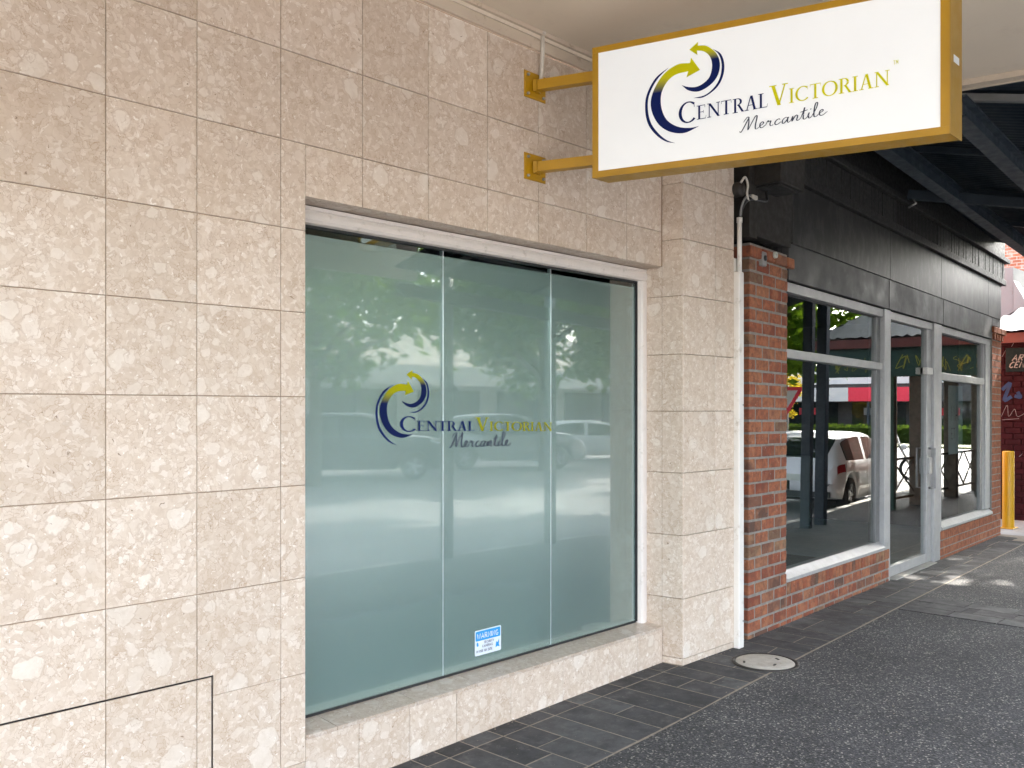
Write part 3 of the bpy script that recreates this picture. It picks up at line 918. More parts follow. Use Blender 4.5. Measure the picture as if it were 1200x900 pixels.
def logo(parent, TE, TT, TS, tm=False, E_='emblem', L_='lime'):
    """TE, TT, TS place emblem, words and script"""
    for nm, pc in (('crescent_arrow', BIG), ('crescent_arrow', SMALL)):
        flat([outline(pc)], TE, nm, M[E_], parent)
    for pc in (THIN1, THIN2):
        flat([outline(pc)], TE, 'swoosh_line', M['navy'], parent)
    q, _ = word('CENTRAL', 0, 1.0, .70, 1.0)
    q2, e2 = word('VICTORIAN', _ + .01, 1.0, .70, 1.0)
    mid, end = _, e2
    flat(q, lambda u, v, k: TT(u / end, v, k), 'lettering_navy', M['navy'], parent)
    flat(q2, lambda u, v, k: TT(u / end, v, k), 'lettering_lime', M[L_], parent)
    flat(script_quads(), lambda u, v, k: TS(u / 3.06, v, k), 'lettering_script', M['slate_script'], parent)
    if tm:
        tq = rect(.0, .9, .5, 1) + rect(.2, 0, .3, .9) + rect(.6, 0, .68, 1) + rect(1.0, 0, 1.08, 1) + para(.78, .3, .62, 1, .1) + para(.8, .3, 1.0, 1, .1)
        flat([[(1.012 + a * .020, .90 + b_ * .19) for (a, b_) in p] for p in tq], lambda u, v, k: TT(u, v, k), 'trade_mark', M['lime'], parent)

# logo on the frosted window
wl = thing('window_logo', 'navy and lime crescent arrow shop logo with lettering on the frosted window', 'window decal', (2.77, .1488, 1.49))
def TEw(u, v, k): return (u, -k, v)
def TTw(u, v, k): return (u * 1.112, -.0004 - k, v * .070 - .021 * u)
def TSw(u, v, k): return (.322 + u * .447, -.0002 - k, v * .086 - .092 - .006 * u)
logo(wl, TEw, TTw, TSw, False, 'emblem_w', 'lime_w')

# warning sticker
ws = thing('warning_sticker', 'small blue and white warning sticker low on the frosted window', 'sticker', (3.3685, .1488, .372))
b = MB()
def rrect(x0, x1, z0, z1, r, y):
    pts = []
    for (cx, cz, a0) in ((x1 - r, z1 - r, 0), (x0 + r, z1 - r, 90), (x0 + r, z0 + r, 180), (x1 - r, z0 + r, 270)):
        for i in range(5):
            a = math.radians(a0 + i * 22.5); pts.append((cx + r * math.cos(a), y, cz + r * math.sin(a)))
    return pts
b.poly(rrect(-.0975, .0975, -.066, .066, .008, 0)); b.build('sticker_sheet', M['st_white'], ws)
b = MB(); b.poly(rrect(-.091, .091, .010, .060, .006, -.0005)); b.build('blue_panel', M['st_blue'], ws)
STK = {'W': [[(0, 1), (.2, 0), (.4, .8), (.6, 0), (.8, 1)]], 'A': [[(0, 0), (.35, 1), (.7, 0)], [(.15, .35), (.55, .35)]], 'R': [[(0, 0), (0, 1), (.5, .95), (.5, .55), (0, .5)], [(.2, .5), (.6, 0)]],
       'N': [[(0, 0), (0, 1), (.6, 0), (.6, 1)]], 'I': [[(0, 0), (0, 1)]], 'G': [[(.6, .8), (.3, 1), (0, .6), (.1, .1), (.5, 0), (.6, .4), (.35, .42)]],
       'M': [[(0, 0), (0, 1), (.35, .3), (.7, 1), (.7, 0)]], 'E': [[(.5, 1), (0, 1), (0, 0), (.5, 0)], [(0, .5), (.4, .5)]], 'T': [[(0, 1), (.6, 1)], [(.3, 1), (.3, 0)]], 'C': [[(.55, .85), (.3, 1), (0, .6), (.05, .15), (.3, 0), (.55, .15)]],
       'V': [[(0, 1), (.3, 0), (.6, 1)]], 'S': [[(.5, .9), (.25, 1), (.02, .8), (.25, .52), (.5, .25), (.25, 0), (0, .1)]], 'U': [[(0, 1), (0, .2), (.25, 0), (.5, .2), (.5, 1)]], 'O': [[(.3, 0), (.02, .3), (.02, .7), (.3, 1), (.58, .7), (.58, .3), (.3, 0)]],
       'L': [[(0, 1), (0, 0), (.45, 0)]], 'P': [[(0, 0), (0, 1), (.5, .95), (.5, .55), (0, .5)]], 'D': [[(0, 0), (0, 1), (.35, .9), (.55, .5), (.35, .1), (0, 0)]], 'Y': [[(0, 1), (.3, .5), (.6, 1)], [(.3, .5), (.3, 0)]]}
def sans(txt, x, z, h, w=.16, adv=None, slant=0):
    q = []
    for ch in txt:
        if ch == ' ': x += .5 * h; continue
        wid = 0
        for st in STK[ch]:
            q += ribbon([(x + (p[0] + slant * p[1]) * h, z + p[1] * h) for p in st], w * h)
            wid = max(wid, max(p[0] for p in st))
        x += (wid + .28) * h
    return q
flat(sans('WARNING', -.080, .021, .027, .2), lambda u, v, k: (u * 1.0, -.0010 - k, v), 'warning_text', M['st_white'], ws)
flat(sans('SECURITY', -.030, -.008, .012, .2) , lambda u, v, k: (u, -.0006 - k, v), 'small_text', M['st_dark'], ws)
flat(sans('CAMERAS', -.042, -.027, .012, .22), lambda u, v, k: (u, -.0006 - k, v), 'small_text', M['st_dark'], ws)
flat(sans('IN USE ON SITE', -.084, -.050, .012, .22), lambda u, v, k: (u, -.0006 - k, v), 'small_text', M['st_dark'], ws)
b = MB(); b.poly([(-.086, -.0007, -.006), (-.082, -.0007, -.018), (-.070, -.0007, -.016), (-.072, -.0007, -.002), (-.080, -.0007, .006)]); b.poly([(.055, -.0007, -.046), (.060, -.0007, -.014), (.070, -.0007, -.020), (.082, -.0007, -.004), (.080, -.0007, -.030), (.086, -.0007, -.046), (.070, -.0007, -.040)])
b.build('blue_symbol', M['st_blue'], ws)

# ------------------------------------------------------------------ cream awning over the footpath
aw = thing('cream_awning', 'flat cream painted awning soffit over the stone shopfront', 'awning', (2, 0, 3.5))
ZS = .10   # soffit height above the root
def skew(y): return 5.66 - 2 + (-y) * .205      # end edge runs slightly out from the wall
b = MB()
Y = [-.035, -1, -2, -3, -4.1]
for zz, flip in ((ZS, True), (ZS + .30, False)):
    vs_, fs = [], []
    for y in Y: vs_ += [(-6.5, y, zz), (skew(y), y, zz)]
    for i in range(len(Y) - 1):
        q = (2 * i, 2 * i + 1, 2 * i + 3, 2 * i + 2)
        fs.append(q if not flip else q[::-1])
    b.add(vs_, fs)
b.build('soffit_sheet', M['soffit'], aw)
b = MB(); b.beam((-6.5, -.011, .030), (3.66, -.011, .030), .022, .056); b.build('wall_trim', M['trim'], aw)
b = MB(); b.beam((-6.5, -.0125, .0785), (3.66, -.0125, .0785), .023, .034); b.build('wall_trim', M['soffit'], aw)
b = MB(); b.beam((-6.5, -.034, .0905), (3.66, -.034, .0905), .018, .022); b.build('cover_bead', M['trim'], aw)
b = MB(); b.beam((skew(0) - .02, -.05, ZS - .012), (skew(-4.1) - .02, -4.1, ZS - .012), .07, .045); b.build('end_trim', M['trim'], aw)
b = MB(); b.beam((skew(0) + .03, -.05, ZS + .11), (skew(-4.1) + .03, -4.1, ZS + .11), .02, .30); b.build('end_fascia', M['trim'], aw)
b = MB(); b.box(-6.5, skew(-4.1), -4.16, -4.1, -.50, ZS + .32); b.build('street_fascia', M['trim'], aw)
for X in (-1.0, 2.6, 4.8, 6.55):
    b = MB(); b.tube([(X, -3.95, -3.75), (X, -3.95, .09)], .075, 14); b.build('post', M['steelblue'], aw)

# thin conduit from the soffit to the upper bracket
cd = MB(); cd.tube([(3.60, -.03, 3.60), (3.60, -.03, 3.50), (3.597, -.028, 3.42), (3.592, -.026, 3.335)], .0115, 10)
cd.tube([(3.60, -.03, 3.585), (3.60, -.03, 3.60)], .019, 10)
tag(cd.build('power_conduit', M['conduit']), 'thin cream conduit dropping from the soffit to the sign bracket', 'conduit')

# ------------------------------------------------------------------ projecting light-box sign
SDV = Vector((.28, -.96, 0)); P0 = Vector((3.607, 0, 0)); TV = Vector((.135, 0, 0))
N0 = Vector((-.96, -.28, 0))
F0 = P0 + N0 * .08                      # face plane origin
sg = thing('projecting_sign', 'white light box sign in a gold frame projecting from the stone wall', 'sign', (P0.x, 0, 2.76))
def SP(s, z, d=0.0, out=0.0): 
    p = F0 + SDV * s + TV * (d / .135) + N0 * out - Vector((P0.x, 0, 0))
    return (p.x, p.y, z - 2.76)
S0, S1, SZ0, SZ1 = .338, 1.981, 2.772, 3.437
BW = .052
def skbox(s0, s1, z0, z1, d0, d1, out=0):
    b = MB()
    v = [SP(s0, z0, d0, out), SP(s1, z0, d0, out), SP(s1, z0, d1), SP(s0, z0, d1), SP(s0, z1, d0, out), SP(s1, z1, d0, out), SP(s1, z1, d1), SP(s0, z1, d1)]
    return b.add(v, [(0, 3, 2, 1), (4, 5, 6, 7), (0, 1, 5, 4), (1, 2, 6, 5), (2, 3, 7, 6), (3, 0, 4, 7)])
skbox(S0 + .01, S1 - .01, SZ0 + .01, SZ1 - .01, .006, .129).build('face_panel', M['sign_white'], sg)
skbox(S0, S1, SZ0, SZ0 + .033, 0, .135).build('frame_bottom', M['gold'], sg)
skbox(S0, S1, SZ1 - .030, SZ1, 0, .135).build('frame_top', M['gold'], sg)
skbox(S0 + .0004, S0 + .030, SZ0 + .0335, SZ1 - .0305, .0003, .1347).build('frame_side', M['gold'], sg)
skbox(S1 - .036, S1 - .0004, SZ0 + .0335, SZ1 - .0305, .0003, .1347).build('frame_side', M['gold'], sg)
skbox(S1 + .0005, S1 + .0055, SZ0 - .004, SZ1 + .004, -.004, .139).build('end_plate', M['gold_edge'], sg)
skbox(S1 + .006, S1 + .0065, 3.086, 3.118, .03, .10).build('maker_label', M['st_white'], sg)
for zc in (3.309, 2.876):
    b = MB(); b.slab((3.486 - P0.x, -.006), (3.653 - P0.x, -.006), zc - .070 - 2.76, zc + .070 - 2.76, .006, .0025)
    pl = b.build('wall_plate', M['gold'], sg)
    for (u, w) in ((3.51, .05), (3.63, .05), (3.51, -.05), (3.63, -.05)):
        b = MB(); b.lathe([(.0, -.013), (.0065, -.012), (.0085, -.006), (.0085, 0)], 'y', 8)
        o = b.build('bolt', M['steel'], pl); o.location = (u - P0.x, -.006, zc + w - 2.76)
    b = MB()
    a = Vector((3.567 - P0.x, -.006, zc - 2.76)); e = Vector(SP(S0 + .003, zc, .0675))
    b.beam(a, e, .050, .052); b.build('arm', M['gold'], sg)
    b = MB(); b.beam(a + Vector((0, 0, -.003)), a + (e - a) * .06 + Vector((0, 0, -.003)), .062, .060); b.build('arm_collar', M['gold'], sg)
def TEs(u, v, k):
    return SP(.791 + u * 1.19, 2.994 + v * 1.31 - .012, 0, -.0045 + k + .0002)
def TTs(u, v, k): return SP(.789 + u * .957, 2.988 + .030 * u + v * .096, 0, -.0040 + k)
def TSs(u, v, k): return SP(1.087 + u * .395, 2.900 + .026 * u + v * .074, 0, -.0042 + k)
logo(sg, TEs, TTs, TSs, True)

# ------------------------------------------------------------------ white downpipe between the shops, with cables above
dp = thing('downpipe', 'square white downpipe between the stone and brick shopfronts', 'pipe', (5.44, -.19, 0))
b = MB(); b.cbox(-.060, .004, .0, .045, -.01, 2.505, .005); b.build('pipe', M['pipe_white'], dp)
b = MB(); b.cbox(-.064, -.01, .0455, .06, -.02, 2.6, .002); b.build('backing_strip', M['pipe_white'], dp)
for z in (.18, 1.62):
    b = MB(); b.lathe([(0, -.004), (.006, -.003), (.007, 0)], 'y', 8); o = b.build('screw', M['steel'], dp); o.location = (-.01, -.0, z)
b = MB(); b.tube([(-.022, .02, 2.50), (-.022, .02, 2.84)], .0155, 12); b.build('upper_conduit', M['pipe_white'], dp)
b = MB(); b.tube([(-.022, .02, 2.835), (-.022, .02, 2.87)], .019, 12); b.build('conduit_socket', M['pipe_white'], dp)
cb = thing('cable_junction', 'grey junction box with loose black cables above the white downpipe', 'cable', (5.41, -.17, 2.87))
b = MB(); b.tube(cr([(.012, 0, -.02), (.015, -.01, .05), (.04, -.02, .10), (.10, -.03, .135), (.22, -.02, .15), (.36, -.01, .17), (.38, 0, .24)], 5), .011, 8); b.build('cable', M['cable'], cb)
b = MB(); b.tube(cr([(.016, .0, -.01), (-.005, -.02, .06), (.03, -.03, .13), (.10, -.03, .16)], 5), .007, 8); b.build('cable', M['greysteel'], cb)
b = MB(); b.lathe([(.0, -.03), (.045, -.028), (.05, -.015), (.05, .03)], 'y', 18); o = b.build('junction_disc', M['iron'], cb); o.location = (.0, .0, .185)
b = MB(); b.tube(cr([(-.03, -.03, .22), (.0, -.045, .26), (.045, -.04, .22), (.035, -.04, .16), (.07, -.03, .12)], 5), .008, 8); b.build('cable_loop', M['conduit'], cb)
b = MB(); b.cbox(.10, .17, -.05, -.025, .135, .165, .006); b.build('tape_wrap', M['conduit'], cb)

# ------------------------------------------------------------------ brick shop (local frame: x along front, y into shop, z up)
bs = thing('brick_shop', 'red brick shopfront with aluminium framed windows and dark fascia', 'shop', (5.6, -.12, 0))
bs.rotation_euler = (0, .011, math.radians(3.5))
def P_(name, m, x0, x1, y0, y1, z0, z1, c=.003, parent=bs):
    b = MB(); b.cbox(x0, x1, y0, y1, z0, z1, c)
    return b.build(name, m, parent)
# mortar cores
P_('pillar_core', M['mortar'], .034, .655, .0035, .40, -.3, 2.745)
P_('dado_core', M['mortar'], .655, 3.0, .0037, .15, -.3, .309)
P_('dado_core', M['mortar'], 4.72, 7.05, .0037, .15, -.3, .309)
P_('pillar_core', M['mortar'], 7.05, 7.55, .0035, .40, -.3, 2.72)
BC = {}
def brick(x, z, w, h=.0755, d=.11, mb=None, yoff=0, parent=bs):
    if mb is not None:
        mb.cbox(x, x + w, yoff, yoff + d, z, z + h, .004); return
    key = (round(w, 3), round(h, 3), d)
    if key not in BC:
        b = MB(); b.cbox(0, w, 0, d, 0, h, .0065)
        # worn arrises
        b.v = [(vx + random.uniform(-.0012, .0012), vy + random.uniform(-.0012, .0012), vz + random.uniform(-.0012, .0012)) for (vx, vy, vz) in b.v]
        BC[key] = b.mesh('brick', M['brick'])
    o = D.objects.new('brick', BC[key]); COL.objects.link(o); o.parent = parent
    o.location = (x, yoff + random.uniform(-.0015, .0015), z)
def course(x0, x1, z, off, mb=None, d=.11, yoff=0):
    j = .013
    x = x0
    first = True
    while x < x1 - .02:
        w = off if first else .215
        first = False
        w = min(w, x1 - x)
        if x1 - (x + w) < .05: w = x1 - x
        brick(x, z, w - (j if x + w < x1 - .001 else 0), mb=mb, d=d, yoff=yoff)
        x += w
nc = 31
for i in range(nc):
    z = -.045 + i * .0868
    course(.030, .662, z, .21 if i % 2 else .105, d=.22)
course(.0, .735, -.045 + nc * .0868, .19, d=.24, yoff=-.022)
for i in range(3):
    course(.672, 3.0, -.045 + i * .0868, .20 if i % 2 else .10)
x = .675
while x < 2.99:
    w = .066; brick(x, .2165, w, .092, .105, yoff=-.004); x += w + .0095
fm = MB()
for i in range(3): course(4.72, 7.05, -.045 + i * .0868, .2 if i % 2 else .1, mb=fm)
x = 4.725
while x < 7.0:
    brick(x, .2165, .066, .092, .105, mb=fm, yoff=-.004); x += .0755
for i in range(nc): course(7.055, 7.54, -.045 + i * .0868, .21 if i % 2 else .105, mb=fm, d=.2)
course(7.02, 7.70, -.045 + nc * .0868, .19, mb=fm, d=.25, yoff=-.03)
for k in range(4): fm.cbox(7.08 + k * .14, 7.16 + k * .14, -.02, .1, 2.56, 2.64, .004)
tag(fm.build('far_brickwork', M['brick'], bs), kind='stuff')
b = MB(); b.cbox(.165, .235, -.03, .02, 2.60, 2.70, .006); dev = b.build('doorbell', M['greysteel'], bs)
b = MB(); b.lathe([(0, -.012), (.018, -.010), (.02, 0)], 'y', 12); o = b.build('doorbell_lens', M['rubber'], dev); o.location = (.2, -.03, 2.655)
b = MB(); b.lathe([(.01, -.02), (.022, -.02), (.024, 0), (.01, 0)], 'y', 14); o = b.build('pipe_stub', M['plate'], bs); o.location = (.37, -.022, 2.70)
# aluminium frames
A = M['alu']
P_('head_rail', A, .664, 2.87, .02, .10, 2.478, 2.552)
P_('head_rail', A, 3.047, 4.47, .02, .10, 2.478, 2.552)
P_('head_rail', A, 4.762, 7.05, .02, .10, 2.478, 2.552)
P_('window_jamb', A, .664, .697, .021, .10, .386, 2.477)
P_('transom', A, .698, 2.869, .022, .10, 1.984, 2.050)
P_('transom', A, 4.763, 6.74, .022, .10, 1.964, 2.042)
b = MB(); b.add([(.655, -.012, .314), (2.869, -.012, .314), (2.869, .12, .314), (.655, .12, .314), (.655, -.012, .338), (2.869, -.012, .338), (2.869, .055, .384), (.655, .055, .384), (2.869, .12, .384), (.655, .12, .384)],
                [(0, 3, 2, 1), (0, 1, 5, 4), (4, 5, 6, 7), (7, 6, 8, 9), (1, 2, 8, 6, 5), (0, 4, 7, 9, 3), (2, 3, 9, 8)]); b.build('window_sill', A, bs)
b = MB(); b.add([(4.762, -.012, .320), (7.05, -.012, .320), (7.05, .12, .320), (4.762, .12, .320), (4.762, -.012, .345), (7.05, -.012, .345), (7.05, .055, .394), (4.762, .055, .394), (7.05, .12, .394), (4.762, .12, .394)],
                [(0, 3, 2, 1), (0, 1, 5, 4), (4, 5, 6, 7), (7, 6, 8, 9), (1, 2, 8, 6, 5), (0, 4, 7, 9, 3), (2, 3, 9, 8)]); b.build('window_sill', A, bs)
P_('mullion', A, 2.872, 3.044, .004, .12, .005, 2.556)
P_('mullion', A, 4.472, 4.759, .004, .12, .005, 2.556)
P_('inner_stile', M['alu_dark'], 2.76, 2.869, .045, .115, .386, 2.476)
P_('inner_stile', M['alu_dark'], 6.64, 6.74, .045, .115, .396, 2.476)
P_('window_jamb', A, 6.80, 7.05, .021, .10, .395, 2.477)
P_('window_jamb', A, 6.742, 6.798, .04, .10, .395, 2.477)
P_('glazing_bead', M['rubber'], .698, 2.76, .062, .075, 2.460, 2.477, .001)
P_('glazing_bead', M['rubber'], 4.765, 6.64, .062, .075, 2.460, 2.477, .001)
# panes, each slightly out of true as real sheets are
def pane(x0, x1, z0, z1, y=.066, ry=0, rx=0, name='window_pane', parent=bs, bars=()):
    b = MB(); b.add([(x0, y, z0), (x1, y, z0), (x1, y, z1), (x0, y, z1)], [(0, 1, 2, 3)])
    return b.build(name, M['glass'], parent)
pane(.697, 2.762, .38, 1.985)
pane(.697, 2.762, 2.049, 2.478)
pane(4.76, 6.642, .39, 1.965)
pane(4.76, 6.642, 2.041, 2.478)
# door
door = P_('door_stile', A, 4.30, 4.47, .03, .085, .02, 2.475)
door['label'] = 'aluminium door stile with pull handle'
P_('door_bottom_rail', A, 3.047, 4.298, .032, .085, .022, .115, parent=door)
P_('door_bottom_box', A, 3.05, 3.28, .026, .030, .03, .10, parent=door)
pane(3.047, 4.30, .114, 2.47, .060, name='door_pane', parent=door)
b = MB(); b.tube([(4.385, .03, .80), (4.385, -.03, .80), (4.385, -.03, 1.22), (4.385, .03, 1.22)], .013, 10); b.build('pull_handle', M['alu'], door)
P_('lock_case', A, 4.33, 4.44, .010, .032, .95, 1.12, parent=door)
P_('door_closer', M['pipe_white'], 4.22, 4.42, .0, .05, 2.0, 2.07, parent=door)
P_('door_threshold', M['concrete'], 3.1, 4.45, -.04, .06, -.02, .014)
# fascia
for a, b_ in ((.672, 2.970), (2.980, 4.790), (4.800, 7.03)):
    P_('fascia_panel', M['fascia_grey'], a, b_, -.002, .05, 2.562, 2.838)
P_('fascia_backing', M['seam'], .60, 7.5, .051, .2, 2.556, 3.9)
P_('upper_panel', M['darkwall'], .70, .735, -.004, .08, 2.85, 3.30)
P_('upper_panel', M['darkwall'], -.09, .03, -.05, .10, 2.76, 3.95)
P_('upper_panel', M['darkwall'], .034, .696, -.008, .10, 2.80, 3.94)
for a, b_ in ((.74, 2.985), (2.989, 4.70), (4.704, 6.80), (6.806, 7.50)):
    P_('marble_panel', M['marble'], a, b_, -.006, .05, 2.842, 3.30)
P_('lower_ledge', M['darkboard'], .70, 7.62, -.045, .06, 3.305, 3.375)
x = .70
bm_ = MB()
while x < 7.6:
    w = random.choice((.085, .095, .11))
    if not (3.05 < x < 4.45): bm_.cbox(x, min(x + w, 7.6), -.030 + random.uniform(0, .006), .05, 3.376, 3.60, .003)
    x += w + .006
tag(bm_.build('weatherboards', M['darkboard'], bs), kind='stuff')
bm_ = MB(); x = 3.12
while x < 4.45:
    bm_.cbox(x, x + .022, -.03, .05, 3.38, 3.60, .002); x += .048
tag(bm_.build('vent_slats', M['darkboard'], bs), kind='stuff')
P_('upper_ledge', M['darkboard'], .70, 7.72, -.075, .06, 3.605, 3.66)
P_('upper_wall', M['darkboard'], .70, 7.66, -.02, .10, 3.662, 5.4)
P_('end_panel', M['fascia_grey'], 7.04, 7.5, -.001, .05, 2.74, 2.838)
# interior
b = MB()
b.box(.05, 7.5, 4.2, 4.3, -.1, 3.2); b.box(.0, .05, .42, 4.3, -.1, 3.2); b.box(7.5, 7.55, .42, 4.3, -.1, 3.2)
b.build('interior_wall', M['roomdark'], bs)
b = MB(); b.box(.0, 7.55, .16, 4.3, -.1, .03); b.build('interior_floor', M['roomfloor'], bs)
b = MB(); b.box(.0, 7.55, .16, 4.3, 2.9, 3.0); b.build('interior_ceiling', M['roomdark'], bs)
P_('display_plinth', M['room'], .8, 2.6, .5, 1.3, .03, .22, .01)
P_('shop_counter', M['room'], 5.2, 6.6, 2.2, 2.8, .03, 1.0, .01)
b = MB(); b.box(-.1, 7.6, 4.35, 9, -.4, 5.4); b.box(-.1, 7.6, .2, 9, 3.25, 5.4); b.box(7.56, 7.66, .2, 9, -.4, 5.4); b.build('rear_wall', M['farbrick'], bs)
# dark box with cable entry above the pillar
jb = thing('wall_box', 'dark metal box mounted high on the brick shop corner', 'utility box', (5.6, -.12, 3.07))
jb.rotation_euler = (0, 0, math.radians(3.5))
b = MB(); b.cbox(.02, .42, -.24, -.015, .05, .42, .006); b.build('box_body', M['darkwall'], jb)
b = MB(); b.cbox(.05, .39, -.21, -.04, .038, .052, .003); b.build('box_base', M['seam'], jb)

# poster inside the far window
po = thing('window_poster', 'pale paper notice behind the far shop window', 'poster', (11.02, .315, 0))
po.rotation_euler = (0, .0, math.radians(3.5))
b = MB(); b.box(0, .62, 0, .004, 1.06, 1.86); b.build('paper_sheet', M['paper'], po)
flat(sans('MA', .10, 1.45, .18, .10), lambda u, v, k: (u, -.003 - k, v), 'notice_text', M['ink'], po)
flat(sans('ET', .10, 1.24, .12, .12), lambda u, v, k: (u, -.003 - k, v), 'notice_text', M['ink'], po)

# ------------------------------------------------------------------ blue steel awning over the brick shop
ba = thing('blue_awning', 'dark blue steel awning of corrugated sheet on beams above the brick shop', 'awning', (5.9, -.2, 3.88))
ba.rotation_euler = (0, math.radians(2.6), math.radians(2.0))
SL = -.25        # fall towards the street per metre of -y
AL = 6.9
b = MB()
ny = 2
vs_, fs = [], []
nx = int(AL / .019)
for i in range(nx + 1):
    X = i * AL / nx
    dz = .009 * math.sin(2 * math.pi * X / .076)
    vs_ += [(X, .7, .12 + .25 * .7 + dz), (X, -3.7, .12 + .25 * -3.7 + dz)]
for i in range(nx): fs.append((2 * i, 2 * i + 1, 2 * i + 3, 2 * i + 2))
b.add(vs_, fs, True); b.build('corrugated_sheet', M['steelblue_dark'], ba)
def bz(y): return .06 + .25 * y
for y, nm in ((-.40, 'long_beam'), (-1.18, 'long_beam'), (-2.5, 'long_beam'), (-3.6, 'long_beam')):
    zc = bz(y) - .20
    b = MB()
    b.box(-.02, AL, y - .055, y + .055, zc + .055, zc + .068); b.box(-.02, AL, y - .055, y + .055, zc - .068, zc - .055); b.box(-.02, AL, y - .008, y + .008, zc - .056, zc + .056)
    b.build(nm, M['steelblue'], ba)
for X in (.5, 2.0, 3.6, 5.2):
    b = MB(); b.beam((X, .05, bz(.05) + .015), (X, -3.6, bz(-3.6) + .015), .05, .045); b.build('cross_purlin', M['greysteel' if X < 1 else 'steelblue'], ba)
b = MB(); b.beam((2.80, .02, -.16), (3.25, -3.0, -.78), .07, .085); b.build('tie_beam', M['steelblue'], ba)
b = MB(); b.tube([(2.80, -.02, -.205), (2.80, -.05, -.25), (2.80, .02, -.28)], .01, 6); b.build('tie_bracket', M['steel'], ba)
for X, y in ((6.4, -1.82), (6.25, -3.6)):
    b = MB(); b.cbox(X - .065, X + .065, y - .065, y + .065, -4.1, bz(y) - .05, .006); b.build('post', M['steelblue'], ba)
b = MB(); b.cbox(6.87, 7.01, -1.88, -1.74, -4.1, -.3, .006); b.build('post', M['steelblue'], ba)
b = MB(); b.cbox(3.35, 4.6, -1.05, -.93, -.50, -.45, .01); lt = b.build('light_batten', M['greysteel'], ba)
b = MB(); b.tube([(3.40, -.99, -.525), (4.55, -.99, -.525)], .014, 8); b.build('light_tube', M['offwhite'], lt)

# ------------------------------------------------------------------ the corner beyond the lane
bo = thing('yellow_bollard', 'yellow round steel bollard beside the red painted wall', 'bollard', (13.92, .46, -.08))
b = MB(); b.lathe([(.076, 0), (.076, 1.06), (.070, 1.075), (.0, 1.08)], n=24); b.build('bollard_post', M['yellow'], bo)
b = MB(); b.cbox(-.10, .14, -.09, .09, -.002, .014, .004); b.build('base_plate', M['yellow'], bo)

cw = thing('red_corner_building', 'dark red painted brick wall with graffiti beyond the yellow bollard', 'building', (15, .5, -.08))
b = MB(); b.box(.02, 8, -.05, 8, 0, 3.0); b.build('wall_core', M['redwall'], cw)
rb = MB()
for i in range(33):
    yy = -.04 - (.11 if i % 2 else 0)
    while yy < 2.4:
        rb.cbox(0, .06, max(-.04, yy), yy + .214, i * .0868, i * .0868 + .078, .004); yy += .224
tag(rb.build('painted_bricks', M['redwall'], cw), kind='stuff')
GR = MB()
def graf(strokes, name, m, w=.022):
    b = MB()
    for i, st in enumerate(strokes):
        for j, q in enumerate(ribbon(cr(st, 5), w)):
            b.poly([(-.004 - i * .0006 - j * .00005, p[0], p[1]) for p in q])
    return b.build(name, m, cw)
M['grblue'] = paint('blue_spray', (.01, .045, .13), .7, var=.4, scale=9); M['grwhite'] = paint('white_spray', (.25, .24, .25), .7, var=.4, scale=9)
graf([[(.33, 1.95), (.22, 2.05), (.30, 1.80), (.20, 1.85)], [(.16, 1.86), (.08, 1.84), (.12, 1.92)]], 'graffiti_blue', M['grblue'], .05)
graf([[(.34, 1.55), (.26, 1.72), (.24, 1.55), (.16, 1.66), (.12, 1.55), (.02, 1.6)], [(.33, 1.50), (.10, 1.52)], [(.28, 2.55), (.33, 2.45)], [(.12, 2.75), (.2, 2.6)], [(.05, 1.0), (.10, .95)]], 'graffiti_white', M['grwhite'], .006)

vr = thing('corner_verandah', 'pale corrugated hip roof verandah with timber posts on the far corner', 'verandah', (14.3, 0, 0))
# hip roof, corrugated: front slope faces -x, street slope faces -y
YE0, YE1, ZE = -2.35, 1.02, 2.70
b = MB()
n = 46
vs_, fs = [], []
for i in range(n + 1):
    y = YE0 + (YE1 - YE0) * i / n
    dz = .018 * math.sin(2 * math.pi * i / 2.3)
    run = min(2.2, max(.02, min(y - YE0, YE1 - y) * 1.6))
    vs_ += [(-.08, y, ZE + dz), (run - .08, y, ZE + run * .52 + dz)]
for i in range(n): fs.append((2 * i, 2 * i + 2, 2 * i + 3, 2 * i + 1))
b.add(vs_, fs, True)
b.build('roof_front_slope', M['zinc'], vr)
b = MB(); vs_, fs = [], []
n = 90
for i in range(n + 1):
    X = -.08 + 8 * i / n
    dz = .018 * math.sin(2 * math.pi * i / 2.3)
    run = min(1.38, (X + .08) / 1.6 + .01)
    vs_ += [(X, YE0, ZE + dz), (X, YE0 + run, ZE + run * 1.6 * .52 + dz)]
for i in range(n): fs.append((2 * i, 2 * i + 1, 2 * i + 3, 2 * i + 2))
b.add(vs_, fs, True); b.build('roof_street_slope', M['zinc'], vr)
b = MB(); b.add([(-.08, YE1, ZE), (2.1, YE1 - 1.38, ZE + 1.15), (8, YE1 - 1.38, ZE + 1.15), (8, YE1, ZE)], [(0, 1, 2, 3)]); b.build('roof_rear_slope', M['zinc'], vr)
b = MB(); b.beam((-.02, YE0, ZE - .10), (-.02, YE1, ZE - .10), .05, .14); b.build('eave_beam', M['redtimber'], vr)
b = MB(); b.beam((0, YE0 + .02, ZE - .10), (8, YE0 + .02, ZE - .10), .05, .14); b.build('eave_beam', M['redtimber'], vr)
b = MB(); b.box(.1, 8, YE0 + .1, YE1, ZE - .05, ZE - .03); b.build('verandah_ceiling', M['roomdark'], vr)
for (X, y) in ((2.2, -1.32), (4.05, -1.12), (5.8, -.95)):
    b = MB(); b.cbox(X - .11, X + .11, y - .11, y + .11, -.09, ZE - .05, .012); b.build('timber_post', M['timber'], vr)
b = MB(); b.cbox(1.0, 1.14, -1.55, -1.41, -.09, ZE - .05, .01); b.build('green_post', M['green'], vr)
